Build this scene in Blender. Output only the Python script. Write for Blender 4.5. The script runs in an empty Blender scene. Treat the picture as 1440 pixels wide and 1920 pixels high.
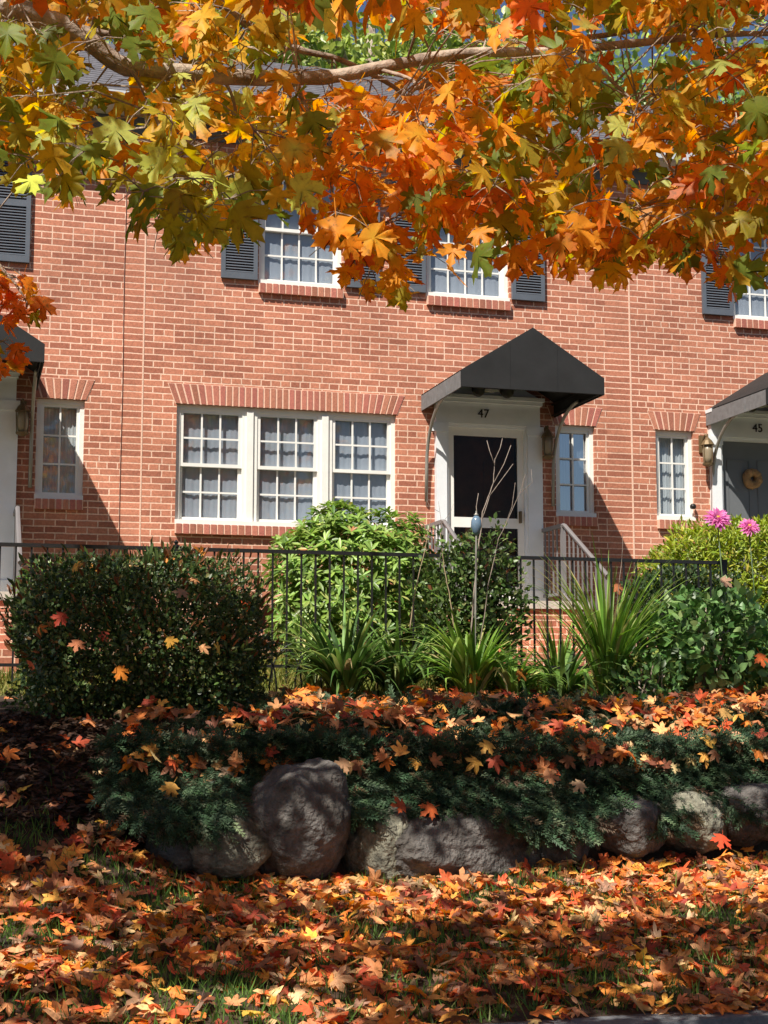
import bpy, math, random
import numpy as np
from mathutils import Vector, noise
random.seed(7); rng = np.random.default_rng(11)
SC = bpy.context.scene; COL = SC.collection
rad = math.radians

# ---------------------------------------------------------------- camera model
F_PX, YAW, PITCH, EYE = 2800.0, rad(15.8), rad(6.8), 1.6
CAM = np.array([0, 0, EYE])
_R = np.array([math.cos(YAW), -math.sin(YAW), 0.0])
_F = np.array([math.sin(YAW)*math.cos(PITCH), math.cos(YAW)*math.cos(PITCH), math.sin(PITCH)])
_U = np.cross(_R, _F)
def ray(x, y): return _F + _R*((x-720)/F_PX) + _U*((960-y)/F_PX)
def at_y(x, y, Y):                       # where the sight line of a photo pixel meets the vertical plane Y
    d = ray(x, y); return CAM + d*(Y/d[1])
def at_d(x, y, D): return CAM + ray(x, y)*D
def proj(P):
    v = np.asarray(P) - CAM; w = v @ _F
    return 720 + F_PX*(v @ _R)/w, 960 - F_PX*(v @ _U)/w
cd = bpy.data.cameras.new('camera'); co = bpy.data.objects.new('camera', cd); COL.objects.link(co)
co.location = (0, 0, EYE); co.rotation_euler = (rad(90)+PITCH, 0, -YAW)
cd.sensor_fit = 'VERTICAL'; cd.sensor_height = 36; cd.lens = F_PX/1920*36
cd.clip_start = .05; cd.clip_end = 600
SC.camera = co

# ---------------------------------------------------------------- light
SUN_EL, SUN_AZ = rad(52), rad(42.7)      # the sun stands behind the viewer's left shoulder
LDIR = np.array([math.sin(SUN_AZ)*math.cos(SUN_EL), math.cos(SUN_AZ)*math.cos(SUN_EL), -math.sin(SUN_EL)])
w = bpy.data.worlds.new('World'); SC.world = w; w.use_nodes = True
nt = w.node_tree; bg = nt.nodes['Background']
sky = nt.nodes.new('ShaderNodeTexSky'); sky.sky_type = 'NISHITA'; sky.sun_disc = False
sky.dust_density = .3; sky.ozone_density = 3; sky.sun_elevation = SUN_EL; sky.sun_rotation = math.atan2(-LDIR[0], -LDIR[1])
nt.links.new(sky.outputs[0], bg.inputs[0]); bg.inputs[1].default_value = .05
sl = bpy.data.lights.new('sun', 'SUN'); so = bpy.data.objects.new('sun', sl); COL.objects.link(so)
sl.energy = 4.7; sl.angle = rad(.53); sl.color = (1, .93, .82)
so.rotation_euler = Vector(LDIR).to_track_quat('-Z', 'Y').to_euler()
SC.view_settings.view_transform = 'Standard'; SC.view_settings.look = 'None'
SC.view_settings.exposure = .75; SC.view_settings.gamma = 1
SC.cycles.max_bounces = 8; SC.cycles.transparent_max_bounces = 12
SC.cycles.use_denoising = True

# ---------------------------------------------------------------- materials
def mat(name, col=(.5, .5, .5), rough=.6, var=.12, scale=8, bump=0, bscale=40, attr=False, transl=0, spec=.4, metal=0, var2=None, spots=0):
    m = bpy.data.materials.new(name); m.use_nodes = True
    t = m.node_tree; N = t.nodes; L = t.links; b = N['Principled BSDF']
    b.inputs['Roughness'].default_value = rough; b.inputs['Metallic'].default_value = metal
    b.inputs['Specular IOR Level'].default_value = spec
    tc = N.new('ShaderNodeTexCoord')
    nz = N.new('ShaderNodeTexNoise'); nz.inputs['Scale'].default_value = scale; nz.inputs['Detail'].default_value = 6
    nz.inputs['Roughness'].default_value = .65
    L.new(tc.outputs['Object'], nz.inputs['Vector'])
    mr = N.new('ShaderNodeMapRange'); mr.inputs['From Min'].default_value = .28; mr.inputs['From Max'].default_value = .72
    mr.inputs['To Min'].default_value = 1-var; mr.inputs['To Max'].default_value = 1+var
    L.new(nz.outputs['Fac'], mr.inputs['Value'])
    mx = N.new('ShaderNodeMix'); mx.data_type = 'RGBA'; mx.blend_type = 'MULTIPLY'; mx.inputs['Factor'].default_value = 1
    if attr:
        at = N.new('ShaderNodeAttribute'); at.attribute_name = 'Col'; L.new(at.outputs['Color'], mx.inputs['A'])
    elif var2:
        m2 = N.new('ShaderNodeMix'); m2.data_type = 'RGBA'
        n2 = N.new('ShaderNodeTexNoise'); n2.inputs['Scale'].default_value = scale*.35; n2.inputs['Detail'].default_value = 5
        L.new(tc.outputs['Object'], n2.inputs['Vector'])
        r2 = N.new('ShaderNodeMapRange'); r2.inputs['From Min'].default_value = .42; r2.inputs['From Max'].default_value = .6
        L.new(n2.outputs['Fac'], r2.inputs['Value']); L.new(r2.outputs[0], m2.inputs['Factor'])
        m2.inputs['A'].default_value = (*col, 1); m2.inputs['B'].default_value = (*var2, 1)
        L.new(m2.outputs['Result'], mx.inputs['A'])
    else: mx.inputs['A'].default_value = (*col, 1)
    L.new(mr.outputs[0], mx.inputs['B'])
    if spots:                                # brown blotches and dark flecks of a dying leaf
        sp = N.new('ShaderNodeTexNoise'); sp.inputs['Scale'].default_value = spots; sp.inputs['Detail'].default_value = 4; sp.inputs['Roughness'].default_value = .6
        L.new(tc.outputs['Object'], sp.inputs['Vector'])
        sr = N.new('ShaderNodeMapRange'); sr.inputs['From Min'].default_value = .56; sr.inputs['From Max'].default_value = .72; sr.inputs['To Max'].default_value = .75
        L.new(sp.outputs['Fac'], sr.inputs['Value'])
        m3 = N.new('ShaderNodeMix'); m3.data_type = 'RGBA'; m3.inputs['B'].default_value = (.16, .075, .02, 1)
        L.new(sr.outputs[0], m3.inputs['Factor']); L.new(mx.outputs['Result'], m3.inputs['A']); mx = m3
    L.new(mx.outputs['Result'], b.inputs['Base Color'])
    if bump:
        bn = N.new('ShaderNodeTexNoise'); bn.inputs['Scale'].default_value = bscale; bn.inputs['Detail'].default_value = 8
        L.new(tc.outputs['Object'], bn.inputs['Vector'])
        bp = N.new('ShaderNodeBump'); bp.inputs['Strength'].default_value = min(1, bump); bp.inputs['Distance'].default_value = .04 if bump >= 1 else .02
        L.new(bn.outputs['Fac'], bp.inputs['Height']); L.new(bp.outputs[0], b.inputs['Normal'])
    if transl:
        tr = N.new('ShaderNodeBsdfTranslucent'); ms = N.new('ShaderNodeMixShader'); ms.inputs[0].default_value = transl
        hs = N.new('ShaderNodeHueSaturation'); hs.inputs['Saturation'].default_value = 1.1; hs.inputs['Value'].default_value = 1.5
        L.new(mx.outputs['Result'], hs.inputs['Color']); L.new(hs.outputs[0], tr.inputs['Color'])
        L.new(b.outputs[0], ms.inputs[1]); L.new(tr.outputs[0], ms.inputs[2])
        L.new(ms.outputs[0], N['Material Output'].inputs['Surface'])
    return m

COURSE, BL, ZB = .0677, .212, 1.6        # brick course, brick length, datum of the brickwork
HEADER_Z = 4.795                          # bottom of one header course
def brick_mat():
    m = bpy.data.materials.new('red_brick'); m.use_nodes = True
    t = m.node_tree; N = t.nodes; L = t.links; b = N['Principled BSDF']; b.inputs['Roughness'].default_value = .85
    b.inputs['Specular IOR Level'].default_value = .2
    def math_(op, a, c=None):
        n = N.new('ShaderNodeMath'); n.operation = op
        for i, q in enumerate((a, c)):
            if q is None: continue
            if isinstance(q, (int, float)): n.inputs[i].default_value = q
            else: L.new(q, n.inputs[i])
        return n.outputs[0]
    g = N.new('ShaderNodeNewGeometry'); s = N.new('ShaderNodeSeparateXYZ'); L.new(g.outputs['Position'], s.inputs[0])
    wob = N.new('ShaderNodeTexNoise'); wob.inputs['Scale'].default_value = 7; wob.inputs['Detail'].default_value = 3
    L.new(g.outputs['Position'], wob.inputs['Vector'])
    wv = math_('MULTIPLY', math_('SUBTRACT', wob.outputs['Fac'], .5), .012)
    u = math_('ADD', math_('SUBTRACT', s.outputs[0], s.outputs[1]), wv)
    k0 = round((HEADER_Z - 40*COURSE)/COURSE)
    zoff = HEADER_Z % COURSE
    v = math_('ADD', math_('ADD', s.outputs[2], 70*COURSE - zoff), wv)
    cx = N.new('ShaderNodeCombineXYZ'); L.new(u, cx.inputs[0]); L.new(v, cx.inputs[1])
    row = math_('FLOOR', math_('DIVIDE', v, COURSE))
    hrow = round((HEADER_Z + 70*COURSE - zoff)/COURSE)
    ishead = math_('COMPARE', math_('MODULO', math_('ADD', row, 700 - hrow), 7), 0); 
    ishead.node.inputs[2].default_value = .3
    def bt(width, off=.5):
        n = N.new('ShaderNodeTexBrick'); n.offset = off; n.offset_frequency = 2; n.squash = 1
        n.inputs['Scale'].default_value = 1; n.inputs['Mortar Size'].default_value = .0070; n.inputs['Mortar Smooth'].default_value = .25
        n.inputs['Bias'].default_value = -.1; n.inputs['Brick Width'].default_value = width; n.inputs['Row Height'].default_value = COURSE
        n.inputs['Color1'].default_value = (.51, .205, .128, 1); n.inputs['Color2'].default_value = (.32, .115, .074, 1)
        n.inputs['Mortar'].default_value = (.74, .49, .37, 1)
        L.new(cx.outputs[0], n.inputs['Vector']); return n
    A, H, S = bt(BL), bt(BL/2, .25), bt(40.0)
    def mixc(f, a, c, typ='RGBA'):
        n = N.new('ShaderNodeMix'); n.data_type = typ
        L.new(f, n.inputs['Factor'])
        i = {'RGBA': (6, 7), 'FLOAT': (2, 3)}[typ]
        L.new(a, n.inputs[i[0]]); L.new(c, n.inputs[i[1]])
        return n.outputs[2 if typ == 'RGBA' else 0]
    # straight joints where two houses meet: bricks stacked without a visible head joint
    band = None
    for x0, x1 in ((XL-.205, XL), (XR-.3, XR)):
        q = math_('MULTIPLY', math_('GREATER_THAN', s.outputs[0], x0), math_('LESS_THAN', s.outputs[0], x1))
        band = q if band is None else math_('MAXIMUM', band, q)
    front = math_('LESS_THAN', s.outputs[1], YW+.004); band = math_('MULTIPLY', band, front)
    c = mixc(band, mixc(ishead, A.outputs['Color'], H.outputs['Color']), S.outputs['Color'])
    fac = mixc(band, mixc(ishead, A.outputs['Fac'], H.outputs['Fac'], 'FLOAT'), S.outputs['Fac'], 'FLOAT')
    n1 = N.new('ShaderNodeTexNoise'); n1.inputs['Scale'].default_value = 1.1; n1.inputs['Detail'].default_value = 7
    n2 = N.new('ShaderNodeTexNoise'); n2.inputs['Scale'].default_value = 55; n2.inputs['Detail'].default_value = 4
    for n in (n1, n2): L.new(g.outputs['Position'], n.inputs['Vector'])
    def rng_(o, lo, hi):
        n = N.new('ShaderNodeMapRange'); n.inputs['From Min'].default_value = .3; n.inputs['From Max'].default_value = .7
        n.inputs['To Min'].default_value = lo; n.inputs['To Max'].default_value = hi; L.new(o, n.inputs['Value']); return n.outputs[0]
    k = math_('MULTIPLY', rng_(n1.outputs['Fac'], .8, 1.2), rng_(n2.outputs['Fac'], .82, 1.18))
    mx = N.new('ShaderNodeMix'); mx.data_type = 'RGBA'; mx.blend_type = 'MULTIPLY'; mx.inputs['Factor'].default_value = 1
    L.new(c, mx.inputs['A']); L.new(k, mx.inputs['B'])
    # pale lime bloom in patches
    n3 = N.new('ShaderNodeTexNoise'); n3.inputs['Scale'].default_value = .8; n3.inputs['Detail'].default_value = 9; n3.inputs['Roughness'].default_value = .7
    L.new(g.outputs['Position'], n3.inputs['Vector'])
    n3r = N.new('ShaderNodeMapRange'); n3r.inputs['From Min'].default_value = .56; n3r.inputs['From Max'].default_value = .78; n3r.inputs['To Max'].default_value = .5
    L.new(n3.outputs['Fac'], n3r.inputs['Value'])
    bl = N.new('ShaderNodeMix'); bl.data_type = 'RGBA'; bl.inputs['B'].default_value = (.5, .27, .2, 1)
    L.new(n3r.outputs[0], bl.inputs['Factor']); L.new(mx.outputs['Result'], bl.inputs['A'])
    L.new(bl.outputs['Result'], b.inputs['Base Color'])
    hgt = math_('ADD', math_('MULTIPLY', fac, -1.0), math_('MULTIPLY', n2.outputs['Fac'], .35))
    bp = N.new('ShaderNodeBump'); bp.inputs['Strength'].default_value = .5; bp.inputs['Distance'].default_value = .008
    L.new(hgt, bp.inputs['Height']); L.new(bp.outputs[0], b.inputs['Normal'])
    return m
def glass_mat(name, tint=(.9, .95, 1), fac=.22, gloss=.95):
    m = bpy.data.materials.new(name); m.use_nodes = True
    t = m.node_tree; N = t.nodes; L = t.links; N.remove(N['Principled BSDF'])
    tr = N.new('ShaderNodeBsdfTransparent'); tr.inputs[0].default_value = (*[c*.92 for c in tint], 1)
    gl = N.new('ShaderNodeBsdfGlossy'); gl.inputs['Roughness'].default_value = .03; gl.inputs['Color'].default_value = (gloss, gloss, gloss*1.04, 1)
    fr = N.new('ShaderNodeLayerWeight'); fr.inputs['Blend'].default_value = .5
    pw = N.new('ShaderNodeMath'); pw.operation = 'POWER'; pw.inputs[1].default_value = 5; L.new(fr.outputs['Facing'], pw.inputs[0])
    ad = N.new('ShaderNodeMath'); ad.operation = 'ADD'; ad.inputs[1].default_value = max(.02, fac+.04); L.new(pw.outputs[0], ad.inputs[0])
    tc = N.new('ShaderNodeTexCoord'); nz = N.new('ShaderNodeTexNoise'); nz.inputs['Scale'].default_value = 1.6
    L.new(tc.outputs['Object'], nz.inputs['Vector'])
    bp = N.new('ShaderNodeBump'); bp.inputs['Strength'].default_value = .08; bp.inputs['Distance'].default_value = .03
    L.new(nz.outputs['Fac'], bp.inputs['Height']); L.new(bp.outputs[0], gl.inputs['Normal'])
    ms = N.new('ShaderNodeMixShader'); L.new(ad.outputs[0], ms.inputs[0]); L.new(tr.outputs[0], ms.inputs[1]); L.new(gl.outputs[0], ms.inputs[2])
    L.new(ms.outputs[0], N['Material Output'].inputs['Surface'])
    return m
def ground_mat():
    m = mat('ground_soil', (.055, .032, .02), .95, .4, 9, .7, 60, var2=(.035, .022, .016))
    t = m.node_tree; N = t.nodes; L = t.links
    g = N.new('ShaderNodeNewGeometry'); s = N.new('ShaderNodeSeparateXYZ'); L.new(g.outputs['Position'], s.inputs[0])
    nz = N.new('ShaderNodeTexNoise'); nz.inputs['Scale'].default_value = 2.2; nz.inputs['Detail'].default_value = 5
    L.new(g.outputs['Position'], nz.inputs['Vector'])
    ad = N.new('ShaderNodeMath'); ad.operation = 'MULTIPLY_ADD'; ad.inputs[1].default_value = .9; L.new(nz.outputs['Fac'], ad.inputs[0]); L.new(s.outputs[1], ad.inputs[2])
    st = N.new('ShaderNodeMapRange'); st.inputs['From Min'].default_value = 12.2; st.inputs['From Max'].default_value = 12.6; L.new(ad.outputs[0], st.inputs['Value'])
    b = N['Principled BSDF']; old = b.inputs['Base Color'].links[0].from_socket
    mg = N.new('ShaderNodeMix'); mg.data_type = 'RGBA'; L.new(st.outputs[0], mg.inputs['Factor']); L.new(old, mg.inputs['A']); mg.inputs['B'].default_value = (.16, .17, .04, 1)
    L.new(mg.outputs['Result'], b.inputs['Base Color'])
    return m

YW, XL, XR = 15.3, 1.733, 7.245
M = dict(
    brick=brick_mat(),
    brickpiece=mat('cut_brick', rough=.85, var=.2, scale=45, bump=.25, bscale=90, attr=True, spec=.2),
    mortar=mat('peach_mortar', (.74, .49, .37), .9, .12, 40, .2, 90),
    white=mat('white_paint', (.78, .77, .73), .45, .05, 6, .05, 30),
    trim=mat('shade_blue_white_trim', (.73, .76, .79), .5, .06, 5, .05, 30),  # white paint with the bluish skylight of the shade mixed into its colour
    railw=mat('shade_grey_rail', (.19, .18, .185), .4, .06, 8),  # white rails darkened in colour to stand for the awning's shade
    shutter=mat('slate_blue_paint', (.1, .115, .14), .5, .12, 6, .05, 30),
    fabric=mat('black_awning_fabric', (.015, .0152, .016), .8, .3, 3.5, .15, 300),
    greyfabric=mat('grey_awning_fabric', (.16, .16, .165), .8, .25, 14, .2, 200),  # lighter grey cloth than the rest of the awning
    pipe=mat('grey_metal_pipe', (.3, .29, .26), .45, .1, 8, metal=.3),
    iron=mat('black_iron', (.012, .012, .013), .45, .2, 20, .1, 60),
    slate=mat('grey_roof_shingle', (.13, .125, .14), .9, .3, 14, .4, 30),
    glass=glass_mat('window_glass', fac=.045), glassblue=glass_mat('sky_reflecting_glass', (.55, .62, .72), fac=.42), glassdark=glass_mat('door_glass', (.7, .66, .6), fac=-.02, gloss=.45),
    sheer=mat('sheer_curtain', (.34, .355, .38), .9, .07, 2.5), curtain=mat('pale_curtain', (.45, .46, .45), .9, .06, 3),
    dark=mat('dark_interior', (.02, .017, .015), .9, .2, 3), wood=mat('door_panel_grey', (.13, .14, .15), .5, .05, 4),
    brown=mat('brown_door_wood', (.17, .075, .045), .6, .45, 5),
    black=mat('black_metal', (.015, .013, .012), .4, .1, 10), brass=mat('old_brass', (.16, .11, .055), .5, .2, 12, metal=.3),
    lampglass=mat('frosted_lamp_glass', (.26, .21, .14), .35, .1, 8), straw=mat('straw_wreath', (.34, .2, .09), .9, .4, 30, .6, 60),
    concrete=mat('pale_concrete', (.5, .46, .4), .9, .12, 9, .2, 50), granite=mat('granite_kerb', (.14, .145, .16), .85, .3, 40, .3, 80),
    asphalt=mat('asphalt', (.045, .046, .05), .9, .25, 60, .3, 120),
    ground=ground_mat(),
    rock=mat('grey_brown_boulder', (.125, .116, .11), .97, .6, 11, 1.0, 34, var2=(.075, .067, .06)),
    paler=mat('pale_boulder', (.22, .215, .165), .97, .6, 12, 1.0, 34, var2=(.10, .094, .075)),  # paler and yellower than the grey-brown boulders
    leaf=mat('maple_leaf', rough=.5, var=.2, scale=24, attr=True, transl=.58, spec=.3, spots=42),
    litter=mat('fallen_leaf', rough=.6, var=.3, scale=28, attr=True, transl=.25, spec=.3, spots=30),
    foliage=mat('shrub_leaf', rough=.4, var=.15, scale=18, attr=True, transl=.25, spec=.45),
    needle=mat('conifer_leaf', rough=.6, var=.2, scale=15, attr=True, transl=.12, spec=.3),
    petal=mat('pink_petal', rough=.6, var=.15, scale=15, attr=True, transl=.35, spec=.2),
    grass=mat('grass_blade', rough=.5, var=.2, scale=10, attr=True, transl=.3, spec=.3),
    bark=mat('maple_bark', (.22, .165, .13), .85, .4, 14, .7, 45, var2=(.40, .33, .27)),
    stalk=mat('dry_stalk', (.3, .23, .14), .8, .25, 20), greystalk=mat('weathered_twig', (.25, .2, .165), .8, .45, 30),
    blueglass=mat('blue_grey_glass', (.12, .19, .27), .15, .2, 14, spec=.8),
    gutter=mat('white_gutter_paint', (.52, .54, .57), .4, .05, 6),
)

# ---------------------------------------------------------------- mesh builder
class MB:
    def __init__(s): s.v, s.f, s.c = [], [], []
    def add(s, V, Fc, col=(1, 1, 1)):
        o = len(s.v); s.v += [tuple(p) for p in V]; s.f += [tuple(i+o for i in q) for q in Fc]; s.c += [col]*len(V); return s
    def box(s, x0, x1, y0, y1, z0, z1, col=(1, 1, 1)):
        x0, x1 = min(x0, x1), max(x0, x1)
        V = [(x, y, z) for z in (z0, z1) for y in (y0, y1) for x in (x0, x1)]
        return s.add(V, [(0, 2, 3, 1), (4, 5, 7, 6), (0, 1, 5, 4), (2, 6, 7, 3), (0, 4, 6, 2), (1, 3, 7, 5)], col)
    def prism(s, poly, y0, y1, col=(1, 1, 1)):      # polygon in x, z extruded along y
        n = len(poly); V = [(x, y0, z) for x, z in poly] + [(x, y1, z) for x, z in poly]
        return s.add(V, [tuple(range(n)), tuple(range(2*n-1, n-1, -1))] + [(i, i+n, (i+1) % n+n, (i+1) % n) for i in range(n)], col)
    def tube(s, pts, r, n=8, col=(1, 1, 1)):
        P = [Vector(p) for p in pts]; rr = r if isinstance(r, (list, tuple)) else [r]*len(P)
        V, Fc = [], []; ref = None
        for i, p in enumerate(P):
            t = (P[min(i+1, len(P)-1)] - P[max(i-1, 0)]).normalized()
            if ref is None: ref = t.orthogonal().normalized()
            ref = (ref - t*ref.dot(t)).normalized(); bnm = t.cross(ref)
            V += [p + (ref*math.cos(2*math.pi*k/n) + bnm*math.sin(2*math.pi*k/n))*rr[i] for k in range(n)]
        for i in range(len(P)-1):
            for k in range(n):
                Fc.append((i*n+k, i*n+(k+1) % n, (i+1)*n+(k+1) % n, (i+1)*n+k))
        Fc += [tuple(range(n-1, -1, -1)), tuple((len(P)-1)*n+k for k in range(n))]
        return s.add(V, Fc, col)
    def lathe(s, prof, c, n=14, col=(1, 1, 1)):     # profile of (radius, z)
        V = [(c[0]+r*math.cos(2*math.pi*k/n), c[1]+r*math.sin(2*math.pi*k/n), c[2]+z) for r, z in prof for k in range(n)]
        Fc = [(i*n+k, i*n+(k+1) % n, (i+1)*n+(k+1) % n, (i+1)*n+k) for i in range(len(prof)-1) for k in range(n)]
        return s.add(V, Fc + [tuple(range(n-1, -1, -1)), tuple((len(prof)-1)*n+k for k in range(n))], col)
    def build(s, name, m, parent=None, org=(0, 0, 0), smooth=False):
        me = bpy.data.meshes.new(name); o = np.array(org)
        me.from_pydata([tuple(np.array(p)-o) for p in s.v], [], s.f)
        ca = me.color_attributes.new('Col', 'FLOAT_COLOR', 'POINT')
        ca.data.foreach_set('color', np.array([(*c, 1) for c in s.c], dtype=np.float32).ravel())
        me.materials.append(m)
        if smooth: me.polygons.foreach_set('use_smooth', [True]*len(me.polygons))
        return link(name, me, parent, org)
def link(name, me, parent=None, org=(0, 0, 0)):
    ob = bpy.data.objects.new(name, me); COL.objects.link(ob)
    if parent is not None: ob.parent = parent
    else: ob.location = org
    return ob
def cloud(name, tv, tf, pos, rot, scl, cols, m, parent=None, org=(0, 0, 0), smooth=True):
    """many copies of a small leaf template as one mesh. cols: (n,3) or (n,k,3)."""
    tv = np.asarray(tv, float); n = len(pos); k = len(tv) if tv.ndim == 2 else tv.shape[1]
    if tv.ndim == 2: tv = np.broadcast_to(tv, (n, k, 3))
    V = np.einsum('nij,nkj->nki', rot, tv*np.asarray(scl).reshape(n, 1, 1)) + np.asarray(pos)[:, None, :] - np.array(org)
    tfa = [np.array(q) for q in tf]; nl = sum(len(q) for q in tfa)
    base = np.concatenate(tfa); st = np.cumsum([0]+[len(q) for q in tfa[:-1]])
    me = bpy.data.meshes.new(name)
    me.vertices.add(n*k); me.vertices.foreach_set('co', V.astype(np.float32).ravel())
    me.loops.add(n*nl); me.loops.foreach_set('vertex_index', (base[None, :] + (np.arange(n)*k)[:, None]).astype(np.int32).ravel())
    me.polygons.add(n*len(tfa)); me.polygons.foreach_set('loop_start', (st[None, :] + (np.arange(n)*nl)[:, None]).astype(np.int32).ravel())
    me.polygons.foreach_set('use_smooth', np.full(n*len(tfa), smooth))
    me.update(calc_edges=True)
    c = np.asarray(cols, float)
    if c.ndim == 2: c = np.broadcast_to(c[:, None, :], (n, k, 3))
    ca = me.color_attributes.new('Col', 'FLOAT_COLOR', 'POINT')
    ca.data.foreach_set('color', np.concatenate([c, np.ones((n, k, 1))], 2).astype(np.float32).ravel())
    me.materials.append(m)
    return link(name, me, parent, org)
def frames(t, nrm):
    """rotation matrices with local y along t and local z near nrm."""
    t = t/np.linalg.norm(t, axis=1, keepdims=True)
    x = np.cross(t, nrm); x /= np.linalg.norm(x, axis=1, keepdims=True)+1e-9
    return np.stack([x, t, np.cross(x, t)], axis=2)
def rnd(n, lo=-1, hi=1): return rng.uniform(lo, hi, (n, 3))
def tag(o, label=None, cat=None, group=None, kind=None):
    for k, v in (('label', label), ('category', cat), ('group', group), ('kind', kind)):
        if v: o[k] = v
    return o
def thing(name, loc, label, cat, group=None):
    o = bpy.data.objects.new(name, None); COL.objects.link(o); o.location = loc; o.empty_display_size = .2
    return tag(o, label, cat, group)

# ---------------------------------------------------------------- leaf shapes
_half = [(0, 1.0), (.07, .86), (.18, .81), (.12, .66), (.14, .49), (.27, .58), (.31, .70), (.39, .62), (.57, .66), (.47, .50), (.52, .40), (.37, .34), (.27, .27), (.40, .20), (.47, .11), (.32, .09), (.18, .01), (.06, -.03)]
_halflo = [(0, 1.0), (.14, .80), (.13, .50), (.30, .68), (.55, .66), (.44, .42), (.27, .27), (.46, .12), (.18, .01)]
def maple(half, stem_len=.45, stem=True):
    pts = half + [(0, .03)] + [(-x, y) for x, y in reversed(half[1:])]
    n = len(pts); V = [(0, .33, 0)] + [(x, y, 0) for x, y in pts]
    Fc = [(0, 1+(i+1) % n, 1+i) for i in range(n)]
    if stem:
        o = len(V); V += [(-.012, .05, 0), (.012, .05, 0), (.009, -stem_len, 0), (-.009, -stem_len, 0)]; Fc.append((o, o+1, o+2, o+3))
    return np.array(V, float), Fc
def curl(V, fold, droop, twist, crinkle):
    W = V.copy(); r2 = V[:, 0]**2 + (V[:, 1]-.33)**2
    W[:, 2] += fold*np.abs(V[:, 0]) - droop*r2 + twist*V[:, 0]*(V[:, 1]-.3) + crinkle*np.sin(V[:, 0]*9+1)*np.sin(V[:, 1]*7)
    return W
MAP_V, MAP_F = maple(_half); LO_V, LO_F = maple(_halflo, .3, False)
def variants(V, n, amp=1.0):
    return np.stack([curl(V, random.uniform(-.15, .45)*amp, random.uniform(-.1, .5)*amp, random.uniform(-.5, .5)*amp, random.uniform(0, .06)*amp) for _ in range(n)])
MAPS, LOS, LIT_V = variants(MAP_V, 40, 1.45), variants(LO_V, 16), variants(LO_V, 40, 1.8)
OV_V = np.array([(0, 0, 0), (.24, .3, .06), (.26, .62, .05), (0, 1, -.06), (-.26, .62, .05), (-.24, .3, .06), (0, .45, 0)]); OV_F = [(0, 1, 6), (1, 2, 6), (2, 3, 6), (3, 4, 6), (4, 5, 6), (5, 0, 6)]
LG_V = np.array([(0, 0, 0), (.11, .3, .03), (.13, .65, .0), (0, 1, -.13), (-.13, .65, .0), (-.11, .3, .03), (0, .5, -.03)]); LG_F = OV_F
QD_V = np.array([(0, 0, 0), (.3, .5, .08), (0, 1, 0), (-.3, .5, .08)]); QD_F = [(0, 1, 2), (0, 2, 3)]
def pick(pal, n):
    P = np.array([p[:3] for p in pal]); wt = np.array([p[3] for p in pal]); wt = wt/wt.sum()
    c = P[rng.choice(len(P), n, p=wt)]
    return np.clip(c*rng.uniform(.75, 1.25, (n, 1))*rng.uniform(.9, 1.1, (n, 3)), .003, .95)

# ---------------------------------------------------------------- ground
def smooth(a, b, x): 
    t = np.clip((x-a)/(b-a), 0, 1); return t*t*(3-2*t)
YR = [6.38, 7.6, 8.9, 9.08, 9.35, 9.7, 10.3, 11.8, 12.2, 15.3, 18, 400]; ZR = [.15, .30, .47, .56, 1.02, 1.2, 1.37, 1.53, 1.6, 1.9, 2.0, 2.0]
YLf = [6.38, 7.6, 8.6, 9.5, 10.2, 10.6, 11.8, 12.2, 15.3, 18, 400]; ZLf = [.15, .34, .58, 1.02, 1.36, 1.42, 1.53, 1.6, 1.9, 2.0, 2.0]
def zt(X, Y):
    X, Y = np.asarray(X, float), np.asarray(Y, float)
    k = smooth(.75, 1.5, X)
    z = k*np.interp(Y, YR, ZR) + (1-k)*np.interp(Y, YLf, ZLf)
    return z + .018*np.sin(X*2.3+Y*1.7)*np.sin(Y*2.9-X) * (Y > 6.6)
gx = np.concatenate([[-300, -120, -50, -25, -14, -8, -5, -3], np.arange(-2, 7.01, .09), [7.5, 8.2, 9, 10, 12, 15, 20, 30, 50, 120, 300]])
gy = np.concatenate([np.arange(6.38, 13, .07), [13.5, 14, 14.6, 15.3, 16, 18, 20, 25, 35, 60, 120, 400]])
GX, GY = np.meshgrid(gx, gy); GZ = zt(GX, GY)
V = np.stack([GX, GY, GZ], 2).reshape(-1, 3); nx = len(gx)
mb = MB(); mb.add(V, [(j*nx+i, j*nx+i+1, (j+1)*nx+i+1, (j+1)*nx+i) for j in range(len(gy)-1) for i in range(nx-1)])
tag(mb.build('ground', M['ground'], smooth=True), kind='structure')
mb = MB(); mb.add([(-300, -300, 0), (300, -300, 0), (300, 6.21, 0), (-300, 6.21, 0)], [(0, 1, 2, 3)])
tag(mb.build('road', M['asphalt']), kind='structure')
mb = MB()
for i in range(-12, 16): mb.box(i*1.8+.004, i*1.8+1.796, 6.2, 6.385, -.12, .147 + .002*(i % 3))
tag(mb.build('kerb', M['granite']), kind='structure')

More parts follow.
